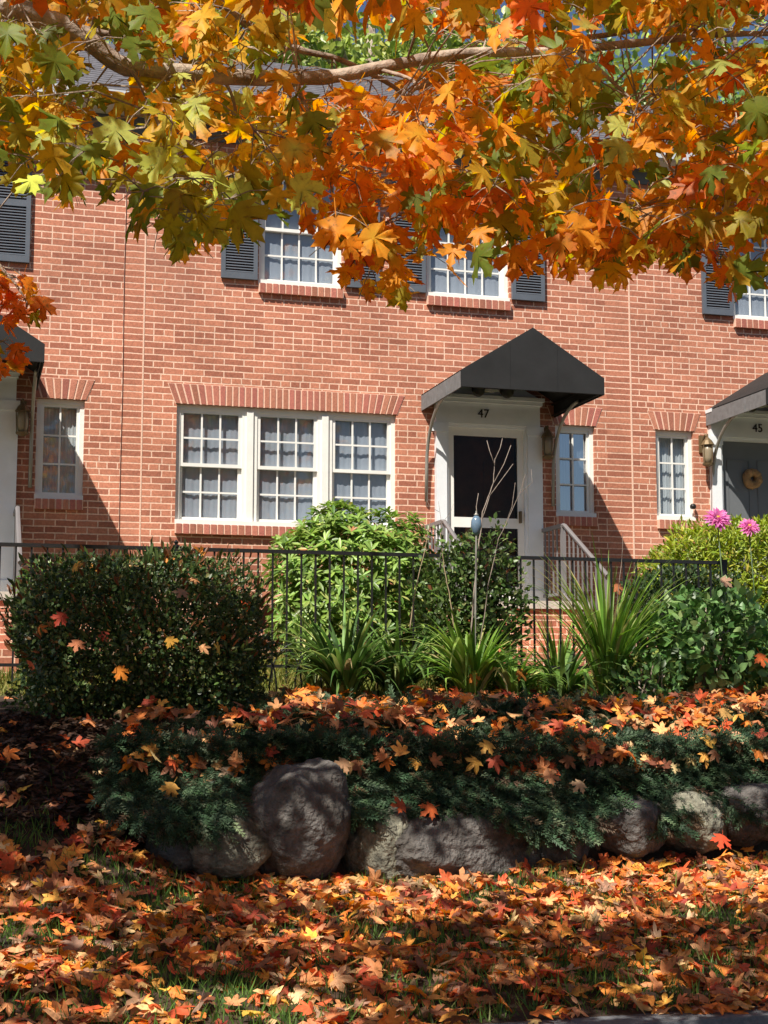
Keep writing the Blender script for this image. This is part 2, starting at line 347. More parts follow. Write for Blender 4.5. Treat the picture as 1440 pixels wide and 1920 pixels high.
# ---------------------------------------------------------------- houses
def wall_mesh(x0, x1, z0, z1, holes, y=YW, depth=.13):
    xs = sorted({x0, x1, *[h[0] for h in holes], *[h[1] for h in holes]}); zs = sorted({z0, z1, *[h[2] for h in holes], *[h[3] for h in holes]})
    mb = MB()
    for i in range(len(xs)-1):
        for j in range(len(zs)-1):
            cx, cz = (xs[i]+xs[i+1])/2, (zs[j]+zs[j+1])/2
            if any(h[0] < cx < h[1] and h[2] < cz < h[3] for h in holes): continue
            mb.add([(xs[i], y, zs[j]), (xs[i+1], y, zs[j]), (xs[i+1], y, zs[j+1]), (xs[i], y, zs[j+1])], [(0, 1, 2, 3)])
    for a, b, c, d in holes:
        e = y+depth
        mb.add([(a, y, c), (a, e, c), (a, e, d), (a, y, d)], [(0, 1, 2, 3)]); mb.add([(b, y, c), (b, y, d), (b, e, d), (b, e, c)], [(0, 1, 2, 3)])
        mb.add([(a, y, d), (a, e, d), (b, e, d), (b, y, d)], [(0, 1, 2, 3)]); mb.add([(a, y, c), (b, y, c), (b, e, c), (a, e, c)], [(0, 1, 2, 3)])
    return mb
def bcol():
    k = random.uniform(.8, 1.2); return (.41*k, .155*k*random.uniform(.9, 1.1), .11*k)
def window(H, o, x0, x1, z0, z1, units, cols, rows, hung, glass, back, mull=.16, label=None):
    """frame is the part; sashes with their bars, panes and curtain are its sub-parts."""
    yf = YW+.045; fw = .045
    f = MB(); f.box(x0, x0+fw, yf, yf+.08, z0, z1).box(x1-fw, x1, yf, yf+.08, z0, z1).box(x0+fw, x1-fw, yf, yf+.08, z1-fw, z1)
    f.box(x0-.004, x1+.004, yf-.052, yf+.08, z0-.0, z0+.05)
    uw = (x1-x0-2*fw-(units-1)*mull)/units; us = []
    for i in range(units):
        a = x0+fw+i*(uw+mull); us.append((a, a+uw))
        if i: 
            f.box(a-mull, a, yf, yf+.08, z0+.05, z1-fw); f.box(a-mull*.72, a-mull*.28, yf-.02, yf, z0+.05, z1-fw)
    fr = f.build('window', M['white'], H, o)
    if label: fr['label'] = label
    zb, ztp = z0+.05, z1-fw
    for a, b in us:
        s = MB()
        def lights(za, zb2, y, r, cc, rr):
            s.box(a, a+r, y, y+.032, za, zb2).box(b-r, b, y, y+.032, za, zb2).box(a+r, b-r, y, y+.032, za, za+r).box(a+r, b-r, y, y+.032, zb2-r, zb2)
            w_, h_ = b-a-2*r, zb2-za-2*r
            for k in range(1, cc): s.box(a+r+w_*k/cc-.009, a+r+w_*k/cc+.009, y+.006, y+.02, za+r, zb2-r)
            for k in range(1, rr): s.box(a+r, b-r, y+.0055, y+.0195, za+r+h_*k/rr-.009, za+r+h_*k/rr+.009)
        if hung:
            zm = (zb+ztp)/2
            lights(zm-.018, ztp, yf+.012, .036, cols, rows); lights(zb, zm+.018, yf+.046, .036, cols, rows)
        else: lights(zb, ztp, yf+.02, .03, cols, rows)
        s.build('sash', M['white'], fr, o)
        MB().add([(a, yf+.062, zb), (b, yf+.062, zb), (b, yf+.062, ztp), (a, yf+.062, ztp)], [(0, 1, 2, 3)]).build('pane', M[glass], fr, o)
        c = MB(); n = 40; P = []
        for k in range(n+1):
            x = a-.02+(b-a+.04)*k/n; y = (yf+.085+.003*math.sin(k*1.9)+.003*math.sin(k*.7)) if back == 'sheer' else yf+.1+.006*math.sin(k*1.9)+.005*math.sin(k*.7)
            P += [(x, y, zb-.02), (x, y, ztp+.02)]
        c.add(P, [(2*k, 2*k+2, 2*k+3, 2*k+1) for k in range(n)]); c.build('curtain', M[back], fr, o, True)
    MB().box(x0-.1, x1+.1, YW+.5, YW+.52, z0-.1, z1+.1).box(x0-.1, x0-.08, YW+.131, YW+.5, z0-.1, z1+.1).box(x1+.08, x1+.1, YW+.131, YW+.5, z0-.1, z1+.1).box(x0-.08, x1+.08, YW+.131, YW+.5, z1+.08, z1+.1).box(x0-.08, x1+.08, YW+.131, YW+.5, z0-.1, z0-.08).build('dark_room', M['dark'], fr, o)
    return fr
def brick_sill(H, o, x0, x1, z):
    MB().box(x0-.002, x1+.002, YW-.048, YW+.04, z-.098, z-.003).build('sill_mortar', M['mortar'], H, o)
    mb = MB(); n = max(3, round((x1-x0)/.072)); wd = (x1-x0)/n
    for i in range(n): mb.box(x0+i*wd+.008, x0+(i+1)*wd-.008, YW-.054, YW+.03, z-.102, z+.0, bcol())
    mb.build('sill', M['brickpiece'], H, o)
def lintel(H, o, x0, x1, z, h=.215):
    sp = .1; MB().prism([(x0-.02, z), (x1+.02, z), (x1+sp, z+h), (x0-sp, z+h)], YW-.003, YW+.02).build('lintel_mortar', M['mortar'], H, o)
    mb = MB(); n = max(5, round((x1-x0+.04)/.068))
    xb = lambda t: x0-.02+(x1-x0+.04)*t
    def xt(t):                                    # the outer bricks lean outward, the middle ones stand
        x = xb(t); e = min(1, .5/(x1-x0))
        lean = (max(0, 1-t/e) - max(0, 1-(1-t)/e)); return x - lean*(sp-.02)
    for i in range(n):
        a, b = i/n, (i+1)/n; g = .0095
        mb.prism([(xb(a)+g, z+.004), (xb(b)-g, z+.004), (xt(b)-g, z+h-.006), (xt(a)+g, z+h-.006)], YW-.008, YW+.015, bcol())
    mb.build('lintel', M['brickpiece'], H, o)
def shutter(H, o, x0, x1, z0, z1):
    mb = MB(); y0, y1 = YW-.05, YW-.012; r = .045
    mb.box(x0, x0+r, y0, y1, z0, z1).box(x1-r, x1, y0, y1, z0, z1)
    for z in (z0, (z0+z1)/2-.04, z1-.07): mb.box(x0+r, x1-r, y0, y1, z, z+.07)
    z = z0+.08
    while z < z1-.09:
        mb.add([(x0+r, y0+.004, z), (x1-r, y0+.004, z), (x1-r, y1-.004, z+.026), (x0+r, y1-.004, z+.026), (x0+r, y0+.004, z-.006), (x1-r, y0+.004, z-.006), (x1-r, y1-.004, z+.02), (x0+r, y1-.004, z+.02)],
               [(0, 1, 2, 3), (7, 6, 5, 4), (0, 4, 5, 1)]); z += .03
    return mb.build('shutter', M['shutter'], H, o)
def text_mesh(s, size):
    cu = bpy.data.curves.new('digits', 'FONT'); cu.body = s; cu.size = size; cu.extrude = .004; cu.align_x = 'CENTER'
    ob = bpy.data.objects.new('digits_source', cu); COL.objects.link(ob)
    me = bpy.data.meshes.new_from_object(ob.evaluated_get(bpy.context.evaluated_depsgraph_get()))
    bpy.data.objects.remove(ob); me.name = 'house_number'; return me
def house(label, mx, xa, xb, number, door_style, left, seed, du=.165, dd=0, ds=0):
    """one house of the row. mx maps the middle house's x to this house's x; left is +1, or -1 for a mirrored plan."""
    random.seed(seed)
    def X(a, b): p, q = mx(a), mx(b); return (min(p, q), max(p, q))
    o = (xa, YW, ZB); H = thing('brick_house', o, label, 'house', 'houses of the brick row')
    TRI, SM, U1, U2 = (*X(2.09, 4.465), 3.3, 4.56), (*X(6.315+ds, 6.79+ds), 3.51, 4.545), (*X(2.94, 3.86), 5.9, 7.16), (*X(4.98-du, 5.95-du), 5.9, 7.16)
    DR = (*X(5.05+dd, 5.93+dd), 2.5, 4.49)
    wall_mesh(xa, xb, ZB-.3, 7.66, [TRI, SM, U1, U2, DR]).build('wall', M['brick'], H, o)
    # sunk backing so that nothing shows through the rooms
    MB().box(xa+.002, xb-.002, YW+.7, YW+.72, ZB, 7.6).build('inner_wall', M['dark'], H, o)
    window(H, o, *TRI, 3, 3, 2, True, 'glass', 'sheer', label='wide window of three white double-hung units')
    window(H, o, *SM, 1, 2, 3, False, 'glassblue' if number == '47' else 'glass', 'curtain', label='small white window of six lights beside the door')
    for u in (U1, U2): window(H, o, *u, 1, 4, 2, True, 'glass', 'sheer')
    for h in (TRI, SM): lintel(H, o, h[0], h[1], h[3])
    for h in (TRI, SM, U1, U2): brick_sill(H, o, *[h[0], h[1]], h[2])
    for u in ((2.53, 2.92), (3.88, 4.27), (4.57-du, 4.96-du), (5.97-du, 6.36-du)): shutter(H, o, *X(*u), 5.93, 7.18)
    # door, surround, number
    d0, d1 = DR[0], DR[1]
    s = MB(); yp = YW-.07
    s.box(d0-.15, d0-.03, yp, YW-.002, 2.5, 4.49).box(d1+.03, d1+.2, yp, YW-.002, 2.5, 4.49)
    for a in (d0-.215, d1+.015): s.box(a, a+.2, yp-.018, yp-.001, 2.5, 2.68).box(a, a+.2, yp-.018, yp-.001, 4.39, 4.49)
    s.box(d0-.155, d1+.175, yp-.005, YW-.002, 4.491, 4.72).box(d0-.17, d1+.19, yp-.05, YW-.002, 4.721, 4.76).box(d0-.185, d1+.205, yp-.08, YW-.002, 4.761, 4.8)
    s.box(d0-.03, d0+.0, yp+.03, YW+.2, 2.5, 4.49).box(d1-.0, d1+.03, yp+.03, YW+.2, 2.5, 4.49).box(d0, d1, yp+.03, YW+.2, 4.46, 4.49)
    xm = (d0+d1)/2
    s.prism([(d0-.17, 4.802), (d1+.19, 4.802), (xm, 5.11)], yp+.0, YW-.002)
    sur = s.build('door_surround', M['trim'], H, o)
    if number:
        me = text_mesh(number, .135); me.materials.append(M['black'])
        t = link('house_number', me, sur); t.rotation_euler = (rad(90), 0, 0)
        t.location = np.array((xm - (.05 if left > 0 else .0), yp-.01, 4.565)) - np.array(o)
    yd = YW+.0
    dm = MB(); st = .07
    if door_style == 'storm':
        dm.box(d0, d0+st, yd, yd+.035, 2.52, 4.46).box(d1-st, d1, yd, yd+.035, 2.52, 4.46).box(d0+st, d1-st, yd, yd+.035, 4.37, 4.46).box(d0+st, d1-st, yd, yd+.035, 3.36, 3.47).box(d0+st, d1-st, yd, yd+.035, 2.52, 2.72)
        D = dm.build('door', M['white'], H, o)
        MB().box(d0+st, d1-st, yd+.012, yd+.02, 3.47, 4.37).box(d0+st, d1-st, yd+.012, yd+.02, 2.72, 3.36).build('pane', M['glassdark'], D, o)
        inn = MB().box(d0+.02, d1-.02, YW+.22, YW+.26, 2.52, 4.45)
        for zz in (2.7, 3.5): inn.box(d0+.15, xm-.05, YW+.205, YW+.22, zz, zz+.62).box(xm+.05, d1-.15, YW+.205, YW+.22, zz, zz+.62)
        inn.build('inner_door', M['brown'], D, o)
        MB().box(d1-.06, d1-.04, yd-.05, yd-.001, 3.42, 3.55).build('handle', M['brass'], D, o)
    else:
        dm.box(d0, d1, yd+.05, yd+.09, 2.52, 4.46)
        for zz, hh in ((2.65, .55), (3.35, .9)):
            for a, b in ((d0+.1, xm-.05), (xm+.05, d1-.1)):
                dm.box(a, b, yd+.042, yd+.05, zz, zz+.012).box(a, b, yd+.042, yd+.05, zz+hh-.012, zz+hh).box(a, a+.012, yd+.042, yd+.05, zz+.012, zz+hh-.012).box(b-.012, b, yd+.042, yd+.05, zz+.012, zz+hh-.012)
        D = dm.build('door', M['wood'], H, o)
        D['label'] = 'dark grey door with a round straw wreath'
        kx = d0+.07 if left > 0 else d1-.07
        MB().lathe([(.0, -.03), (.025, -.02), (.03, 0), (.025, .02), (0, .03)], (kx, yd+.02, 3.3), 10).build('handle', M['brass'], D, o, True)
    # step up to the door, brick stoop
    sm = MB().box(d0-.3, d1+.3, YW-1.15, YW-.09, 2.42, 2.5)
    stoop = sm.build('stoop', M['concrete'], H, o)
    bm_ = MB().box(d0-.27, d1+.27, YW-1.12, YW-.004, 1.5, 2.418)
    bm_.build('stoop_base', M['brick'], stoop, o)
    for k in range(3):
        MB().box(d0-.2, d1+.2, YW-1.12-.3*(k+1), YW-1.121-.3*k, 1.5, 2.31-.18*k).build('step', M['brick'], stoop, o)
    # white railings on both sides of the steps
    for sx in (d0-.26, d1+.2):
        r = MB(); y0, y1, y2 = YW-.06, YW-.62, YW-1.75
        r.box(sx-.022, sx+.022, y1, y0, 3.32, 3.36)
        r.tube([(sx, y1, 3.34), (sx, y1-.05, 3.335), (sx, y2, 2.72)], .023, 6)
        r.box(sx-.02, sx+.02, y1, y0, 2.6, 2.63); r.tube([(sx, y1, 2.615), (sx, y2, 1.96)], .012, 6)
        r.box(sx-.016, sx+.016, y1-.016, y1+.016, 2.5, 3.34); r.box(sx-.018, sx+.018, y2-.018, y2+.018, 1.72, 2.68)
        R_ = r.build('stoop_railing', M['railw'], H, o)
        for k in range(15):
            y = y0-.06-k*.112
            top = 3.33 if y > y1 else 3.335+(y-y1)*.545; bot = 2.61 if y > y1 else 2.615+(y-y1)*.58
            MB().box(sx-.0075, sx+.0075, y-.0075, y+.0075, bot, top).build('baluster', M['railw'], R_, o)
    # awning: gabled fabric hood on two curved pipes
    a0, a1 = X(4.75, 6.31); DP, zb, ze, zp = 1.35, 4.62, 4.795, 5.28; yf = YW-DP; yb = YW-.004
    am = (a0+a1)/2; th = .012
    c = MB()
    c.prism([(a0, zb), (a1, zb), (a1, ze), (am, zp), (a0, ze)], yf, yf+th)
    for p, q in ((a0, am), (am, a1)):
        zz = (ze, zp) if p == a0 else (zp, ze)
        c.add([(p, yf+th, zz[0]), (q, yf+th, zz[1]), (q, yb, zz[1]), (p, yb, zz[0]), (p, yf+th, zz[0]-th), (q, yf+th, zz[1]-th), (q, yb, zz[1]-th), (p, yb, zz[0]-th)], [(0, 1, 2, 3), (7, 6, 5, 4), (0, 4, 5, 1), (3, 2, 6, 7)])
    c.box(a0+.004, a1-.004, yf-.004, yf-.0005, zb+.004, zb+.022)
    for q in (.335, .665):
        xq = a0+(a1-a0)*q; c.box(xq-.006, xq+.006, yf-.0035, yf-.0005, zb+.024, ze+(zp-ze)*min(q, 1-q)*2-.02)
    if left > 0: c.box(a1-th, a1, yf+th, yb, zb, ze-th*.9)
    else: c.box(a1-th, a1, yf+th, yb, zb, ze-th*.9)
    A = c.build('awning', M['fabric'], H, o); A['label'] = 'black gabled fabric awning over the front door'
    v_ = MB().box(a0, a0+th, yf+th, yb, zb, ze-th*.9).box(a0-.006, a0, yf+.45, yf+.47, zb, ze-.03)
    vv = v_.build('side_valance', M['greyfabric'], A, o); vv['label'] = 'grey side valance'
    fr = MB()
    for z in (zb+.02, ze-.03): fr.tube([(a0+.03, yb, z), (a0+.03, yf+.03, z), (a1-.03, yf+.03, z), (a1-.03, yb, z)], .012, 6)
    fr.tube([(a0+.03, yf+.04, ze-.03), (am, yf+.04, zp-.03), (a1-.03, yf+.04, ze-.03)], .012, 6); fr.tube([(am, yf+.04, zp-.04), (am, yb, zp-.04)], .012, 6)
    fr.build('awning_frame', M['black'], A, o)
    for sx in (a0+.045, a1-.045):
        pts = [(sx, YW-.03, 3.62), (sx, YW-.05, 4.0)]
        for k in range(1, 9):
            t = k/8*math.pi/2; pts.append((sx, YW-.05-.72*(1-math.cos(t)), 4.0+.66*math.sin(t)))
        MB().tube(pts, .019, 8).build('awning_bracket', M['pipe'], A, o, True)
    # twin flood lamp in the gable, lantern beside the door
    fl = MB().lathe([(.0, -.03), (.06, -.03), (.06, .0), (0, .0)], (xm, yp-.04, 4.87), 12).box(xm-.13, xm+.13, yp-.075, yp-.05, 4.85, 4.875)
    FL = fl.build('flood_lamp', M['white'], H, o)
    for sx in (-.16, .16): MB().tube([(xm+sx, yp-.03, 4.885), (xm+sx, yp-.08, 4.87), (xm+sx*1.05, yp-.19, 4.83), (xm+sx*1.05, yp-.2, 4.83)], [.03, .05, .075, .06], 12).build('lamp_head', M['black'], FL, o, True)
    lx = mx(6.17+dd)
    ln = MB().box(lx-.04, lx+.04, YW-.025, YW-.001, 4.3, 4.5).tube([(lx, YW-.02, 4.42), (lx, YW-.09, 4.5), (lx, YW-.13, 4.47)], .012, 6).lathe([(.08, 0), (.05, .05), (.012, .09), (.01, .13)], (lx, YW-.14, 4.37), 10).lathe([(.02, -.04), (.06, -.02), (.065, 0)], (lx, YW-.14, 4.16), 10)
    [ln.tube([(lx+.06*math.cos(q), YW-.14+.06*math.sin(q), 4.16), (lx+.07*math.cos(q), YW-.14+.07*math.sin(q), 4.375)], .006, 5) for q in (.4, 1.97, 3.54, 5.1)]
    LN = ln.build('wall_lantern', M['brass'], H, o)
    MB().lathe([(.04, -.01), (.055, .06), (.06, .14), (.05, .21)], (lx, YW-.14, 4.16), 12).build('lamp_glass', M['lampglass'], LN, o, True)
    # roof, soffit and gutter
    yg = YW-.37; rz = lambda y: 7.7+(y-yg)*.56
    rf = MB(); rows = 26; yr = 19.3
    for k in range(rows):
        y0, y1 = yg-.03+(yr-yg+.03)*k/rows, yg-.03+(yr-yg+.03)*(k+1)/rows+.04
        rf.add([(xa+.0015, y0, rz(y0)+.022), (xb-.0015, y0, rz(y0)+.022), (xb-.0015, y1, rz(y1)+.004), (xa+.0015, y1, rz(y1)+.004), (xa+.0015, y0, rz(y0)), (xb-.0015, y0, rz(y0))], [(0, 1, 2, 3), (4, 5, 1, 0)])
    rf.add([(xa+.0015, yr, rz(yr)), (xb-.0015, yr, rz(yr)), (xb-.0015, yr+4.4, 7.7), (xa+.0015, yr+4.4, 7.7)], [(0, 1, 2, 3)])
    R = rf.build('roof', M['slate'], H, o)
    MB().box(xa+.002, xb-.002, yg-.1, yg-.001, 7.58, 7.69).build('gutter', M['gutter'], R, o)
    MB().box(xa+.002, xb-.002, yg, YW-.003, 7.6, 7.62).build('soffit', M['white'], R, o)
    MB().box(xa+.002, xb-.002, YW-.025, YW-.003, 7.42, 7.598).build('frieze_board', M['shutter'], R, o)
    return H, o, D
HM, om, DM = house('middle red brick house numbered 47 with storm door under black awning', lambda x: x, XL, XR, '47', 'storm', 1, 3)
HL, ol, _ = house('neighbouring brick house cut off at the left, only a small window and awning corner showing', lambda x: x-5.64, XL-5.56, XL-.0015, '', 'storm', 1, 4)
HR, orr, DR_ = house('neighbouring brick house numbered 45 with wreath on its dark grey door', lambda x: 2*XR-x, XR+.0015, XR+5.52, '45', 'panel', -1, 5, .03, .2, .16)
# straw wreath hangs on the door of number 45
wx, wz = at_y(1410, 898, YW+.03)[[0, 2]]
MBw = MB(); MBw.tube([(wx+.075*math.cos(t), YW+.018+.004*math.sin(5*t), wz+.075*math.sin(t)) for t in np.linspace(0, 2*math.pi, 33)], [.042+.012*random.random() for _ in range(33)], 9)
tag(MBw.build('wreath', M['straw'], None, (wx, YW+.02, wz), True), 'round straw wreath hanging on the dark grey door', 'wreath')
# joint and cable where the houses meet
MB().box(XL-.008, XL+.008, YW-.004, YW-.001, ZB, 7.4).build('mortar_joint', M['mortar'], HM, om)
MB().box(XR-.011, XR+.009, YW-.004, YW-.001, ZB, 7.4).build('mortar_joint', M['mortar'], HR, orr)
cb = at_y(235, 450, YW); MB().tube([(cb[0]+.003*math.sin(z*3), YW-.006, z) for z in np.linspace(ZB+.3, 7.4, 30)], .0038, 6).build('cable', mat('brown_cable', (.15, .06, .045), .6), HL, ol)

# ---------------------------------------------------------------- black iron fence along the walk
random.seed(21); YF = 12.1
FO = (0, YF, 1.6)
fence = thing('iron_fence', FO, 'low black iron fence of thin pickets running between hedge and house', 'fence')
fx0, fx1 = at_y(-260, 1040, YF)[0], at_y(1362, 1040, YF)[0]
zt0, zr = 2.745, 1.795
MB().box(fx0, fx1, YF-.019, YF+.019, zt0-.02, zt0+.01).build('top_rail', M['iron'], fence, FO)
MB().box(fx0, fx1, YF-.014, YF+.014, zr-.013, zr+.013).build('bottom_rail', M['iron'], fence, FO)
x = fx0+.06; k = 0
while x < fx1-.03:
    if k % 17 != 3: MB().box(x-.0075, x+.0075, YF-.0075, YF+.0075, 1.66, zt0-.021).build('picket', M['iron'], fence, FO)
    x += .1215; k += 1
for px in (-150, 330, 1356):
    X = at_y(px, 1040, YF)[0]
    p = MB().box(X-.024, X+.024, YF-.0245, YF+.0245, 1.5, zt0+.012); p.lathe([(.034, 0), (.034, .012), (.012, .02), (.022, .04), (0, .06)] if px != 1356 else [(.034, 0), (.034, .012)], (X, YF, zt0+.012), 8)
    p.build('post', M['iron'], fence, FO)
# overlapping bent hoops of a black wire border in front of the fence
ed0 = at_y(505, 1250, 11.75)
edging = MB()
for k in range(5):
    cx = ed0[0]-.18+k*.21
    edging.tube([(cx+.24*math.cos(t), 11.75+.012*(k % 2), 1.56+.42*math.sin(t)**.8 if math.sin(t) > 0 else 1.56) for t in np.linspace(0, math.pi, 17)], .007, 6)
tag(edging.build('border_hoops', M['iron'], None, (ed0[0], 11.75, 1.55), True), 'black wire border of overlapping hoops at the foot of the fence', 'garden edging')

# ---------------------------------------------------------------- boulders
def boulder(px, py, hw, hh, Y, hd, m, label, seed, sq=2.4, tilt=0):
    c = at_y(px, py, Y)
    import bmesh
    bm = bmesh.new(); bmesh.ops.create_icosphere(bm, subdivisions=6, radius=1)
    off = Vector((seed*7.1, seed*3.3, seed*1.7))
    for v in bm.verts:
        n = v.co.normalized()
        d = (abs(n.x)**sq+abs(n.y)**sq+abs(n.z)**sq)**(-1/sq)
        d *= 1+.17*noise.noise(n*1.4+off)+.07*noise.noise(n*3.3+off)+.03*noise.noise(n*8+off)+.014*noise.noise(n*22+off)
        v.co = n*d
    sc = F_PX/np.dot(c-CAM, _F)
    bmesh.ops.scale(bm, vec=(hw/sc, hd, hh/sc), verts=bm.verts)
    me = bpy.data.meshes.new('boulder'); bm.to_mesh(me); bm.free(); me.polygons.foreach_set('use_smooth', [True]*len(me.polygons)); me.materials.append(m)
    o = link('boulder', me, None, c); o.rotation_euler = (0, tilt, seed*.1)
    return tag(o, label, 'boulder', 'boulders edging the raised bed')
boulder(558, 1540, 100, 112, 9.0, .34, M['rock'], 'largest round grey boulder, bare and upright at the front of the bed', 1, 2.3, .25)
boulder(428, 1588, 80, 56, 8.88, .2, M['paler'], 'small pale boulder tucked left of the big round one', 2)
boulder(345, 1585, 80, 48, 9.02, .2, M['rock'], 'low dark boulder under the left end of the juniper', 9)
boulder(850, 1588, 172, 74, 9.05, .3, M['rock'], 'long low brownish boulder in the middle of the bed edge', 3, 3.0)
boulder(722, 1588, 46, 70, 8.93, .2, M['paler'], 'narrow pale upright stone at the left end of the long boulder', 4)
boulder(678, 1600, 30, 42, 9.0, .14, M['paler'], 'little stone wedged between the big round boulder and the long one', 5)
boulder(1045, 1570, 60, 52, 9.1, .2, M['rock'], 'dark shaded boulder to the right of the long one, half under leaves', 6)
boulder(1180, 1548, 70, 56, 9.05, .24, M['rock'], 'mid-sized brown boulder beneath the sunlit juniper', 7)
boulder(1295, 1540, 68, 58, 9.05, .24, M['paler'], 'pale grey boulder streaked by hanging juniper near the right end', 8)
boulder(1400, 1520, 84, 60, 9.1, .26, M['rock'], 'last grey boulder at the right end of the bed edge', 10)

# ---------------------------------------------------------------- plants
def bumpy(dirs, seed, a=.16, f=2.0):
    o = Vector((seed*5.3, seed*2.1, seed*9.7))
    return np.array([1+a*noise.noise(Vector(d)*f+o)+a*.6*noise.noise(Vector(d)*f*2.6+o) for d in dirs])
def shell(n, c, half, sq, seed, depth=.3, a=.16, bottom=-1.0):
    """points scattered through the outer layer of a lumpy rounded block, with outward directions."""
    P, O = [], []
    got = 0
    while got < n:
        d = rng.normal(size=(n, 3)); d /= np.linalg.norm(d, axis=1, keepdims=True); d = d[d[:, 2] > bottom]
        r = (np.abs(d)**sq).sum(1)**(-1/sq)*bumpy(d, seed, a)
        q = d*r[:, None]*(1-depth*rng.random((len(d), 1))**1.6)
        P.append(q*np.array(half)); o = d/np.array(half); O.append(o/np.linalg.norm(o, axis=1, keepdims=True)); got += len(d)
    return np.concatenate(P)[:n]+np.array(c), np.concatenate(O)[:n]
def stems(H, org, base, tops, r, m, name='stem', n=5):
    mb = MB()
    for t in tops:
        b = np.array(base)+rng.normal(size=3)*np.array((.06, .05, 0)); t = np.array(t); mid = (b+t)/2+rng.normal(size=3)*.05
        mb.tube([b, mid, t], [r, r*.8, r*.4], n)
    return mb.build(name, m, H, org, True)
def leafy_shrub(name, label, cat, c, half, n, size, pal, seed, tmpl=(OV_V, OV_F), sq=2.5, depth=.35, up=.5, a=.16, bottom=-.9, mt='foliage', jitter=.9, sv=.3):
    org = (c[0], c[1], float(zt(c[0], c[1])))
    H = thing(name, org, label, cat)
    P, O = shell(n, c, half, sq, seed, depth, a, bottom)
    nrm = O + rnd(n)*jitter*.6 + np.array((0, 0, up)); t = rnd(n)*jitter + O*.7 + np.array((0, 0, .25))
    cloud('foliage', *tmpl, P, frames(t, nrm), size*rng.uniform(1-sv, 1+sv, n), pick(pal, n), M[mt], H, org)
    tops = shell(14, c, np.array(half)*.75, sq, seed+1, .3, a, -.1)[0]
    stems(H, org, org, tops, .012, M['bark'])
    return H
# clipped dark hedge at the left
HC, HHALF = (1.24, 10.85, 1.95), (.825, .62, .585)
hedge = leafy_shrub('boxwood_hedge', 'dense dark green clipped hedge block at the left, fallen maple leaves caught in it', 'hedge', HC, HHALF, 40000, .036,
    [(.03, .06, .018, 5), (.055, .095, .025, 4), (.10, .15, .04, 2.8), (.20, .22, .09, 1), (.16, .08, .025, .6)], 3, sq=4.2, depth=.4, a=.2, bottom=-1, jitter=1.3, sv=.45)
# upright shoots break the clipped outline
n = 900; P, O = shell(n, HC, np.array(HHALF)*1.03, 4.2, 3, .02, .2, -.2)
cloud('shoot_tips', LG_V, LG_F, P, frames(O*.8+rnd(n)*.5+np.array((0, 0, .6)), rnd(n)), .07*rng.uniform(.5, 1.5, n), pick([(.07, .11, .03, 3), (.18, .07, .03, 1.4)], n), M['foliage'], hedge, tuple(hedge.location))

def whorled(label, c, half, nw, size, pal, seed, bottom=-.95, a=.14):
    org = (c[0], c[1], float(zt(c[0], c[1]))); H = thing('rhododendron', org, label, 'shrub', 'broad-leaved shrubs by the house')
    P, O = shell(nw, c, half, 2.3, seed, .4, a, bottom); k = 8
    ax = O+np.array((0, 0, .6))+rnd(nw)*.35; ax /= np.linalg.norm(ax, axis=1, keepdims=True)
    e1 = np.cross(ax, rnd(nw)); e1 /= np.linalg.norm(e1, axis=1, keepdims=True); e2 = np.cross(ax, e1)
    pos, tt, nn = [], [], []
    for j in range(k):
        an = 2*math.pi*j/k+rng.uniform(-.3, .3, (nw, 1)); rdir = e1*np.cos(an)+e2*np.sin(an)
        tt.append(rdir+ax*rng.uniform(-.05, .8, (nw, 1))); nn.append(ax+rnd(nw)*.2); pos.append(P)
    n = nw*k
    cloud('foliage', LG_V, LG_F, np.concatenate(pos), frames(np.concatenate(tt), np.concatenate(nn)), size*rng.uniform(.7, 1.2, n), pick(pal, n), M['foliage'], H, org)
    stems(H, org, org, shell(14, c, np.array(half)*.8, 2.3, seed+1, .3, a, -.1)[0], .014, M['bark'])
    return H
RH = [(.18, .29, .05, 5), (.27, .40, .09, 4), (.10, .18, .035, 3), (.42, .42, .12, .7), (.4, .16, .06, .12)]
c = at_y(672, 1075, 13.4)
whorled('bright sunlit broad-leaved shrub under the wide triple window, behind the fence', (c[0], 13.4, 2.45), (.82, .6, .82), 1750, .11, RH, 5)
c = at_y(885, 1085, 11.85)
leafy_shrub('rose_bush', 'mid-green loose twiggy bush rising before the fence and the storm door of number 47', 'bush', (c[0], 11.85, 2.2), (.47, .2, .74), 5200, .056,
    [(.07, .12, .03, 4), (.12, .20, .05, 3), (.04, .07, .02, 3), (.22, .26, .10, 1), (.25, .09, .04, .15)], 8, sq=2.2, depth=.75, a=.42)
c = at_y(1275, 1110, 12.55)
leafy_shrub('dark_shrub', 'dark small-leaved shrub in shade behind the right end of the fence', 'shrub', (c[0], 12.5, 2.3), (.62, .33, .42), 5200, .05,
    [(.03, .06, .02, 4), (.05, .09, .03, 3), (.10, .13, .06, 1)], 12, sq=2.6, depth=.5, a=.2)
c = at_y(1400, 1100, 13.3)
leafy_shrub('yellow_green_shrub', 'bright yellow-green feathery shrub at the right under house number 45', 'shrub', (c[0]+.05, 13.2, 2.55), (1.15, .5, .76), 27000, .07,
    [(.26, .33, .03, 5), (.35, .4, .05, 3), (.15, .22, .03, 2), (.45, .35, .06, .5)], 15, tmpl=(LG_V, LG_F), sq=2.4, depth=.45, a=.16, up=.9)
c = at_y(92, 1095, 13.0)
leafy_shrub('small_green_shrub', 'small light green shrub behind the hedge beside the left stoop', 'shrub', (c[0], 13.0, 2.33), (.26, .25, .36), 900, .07,
    [(.11, .2, .04, 4), (.18, .27, .07, 3), (.06, .11, .03, 2)], 17, sq=2.2, depth=.5)
c = at_y(1330, 1240, 11.55)
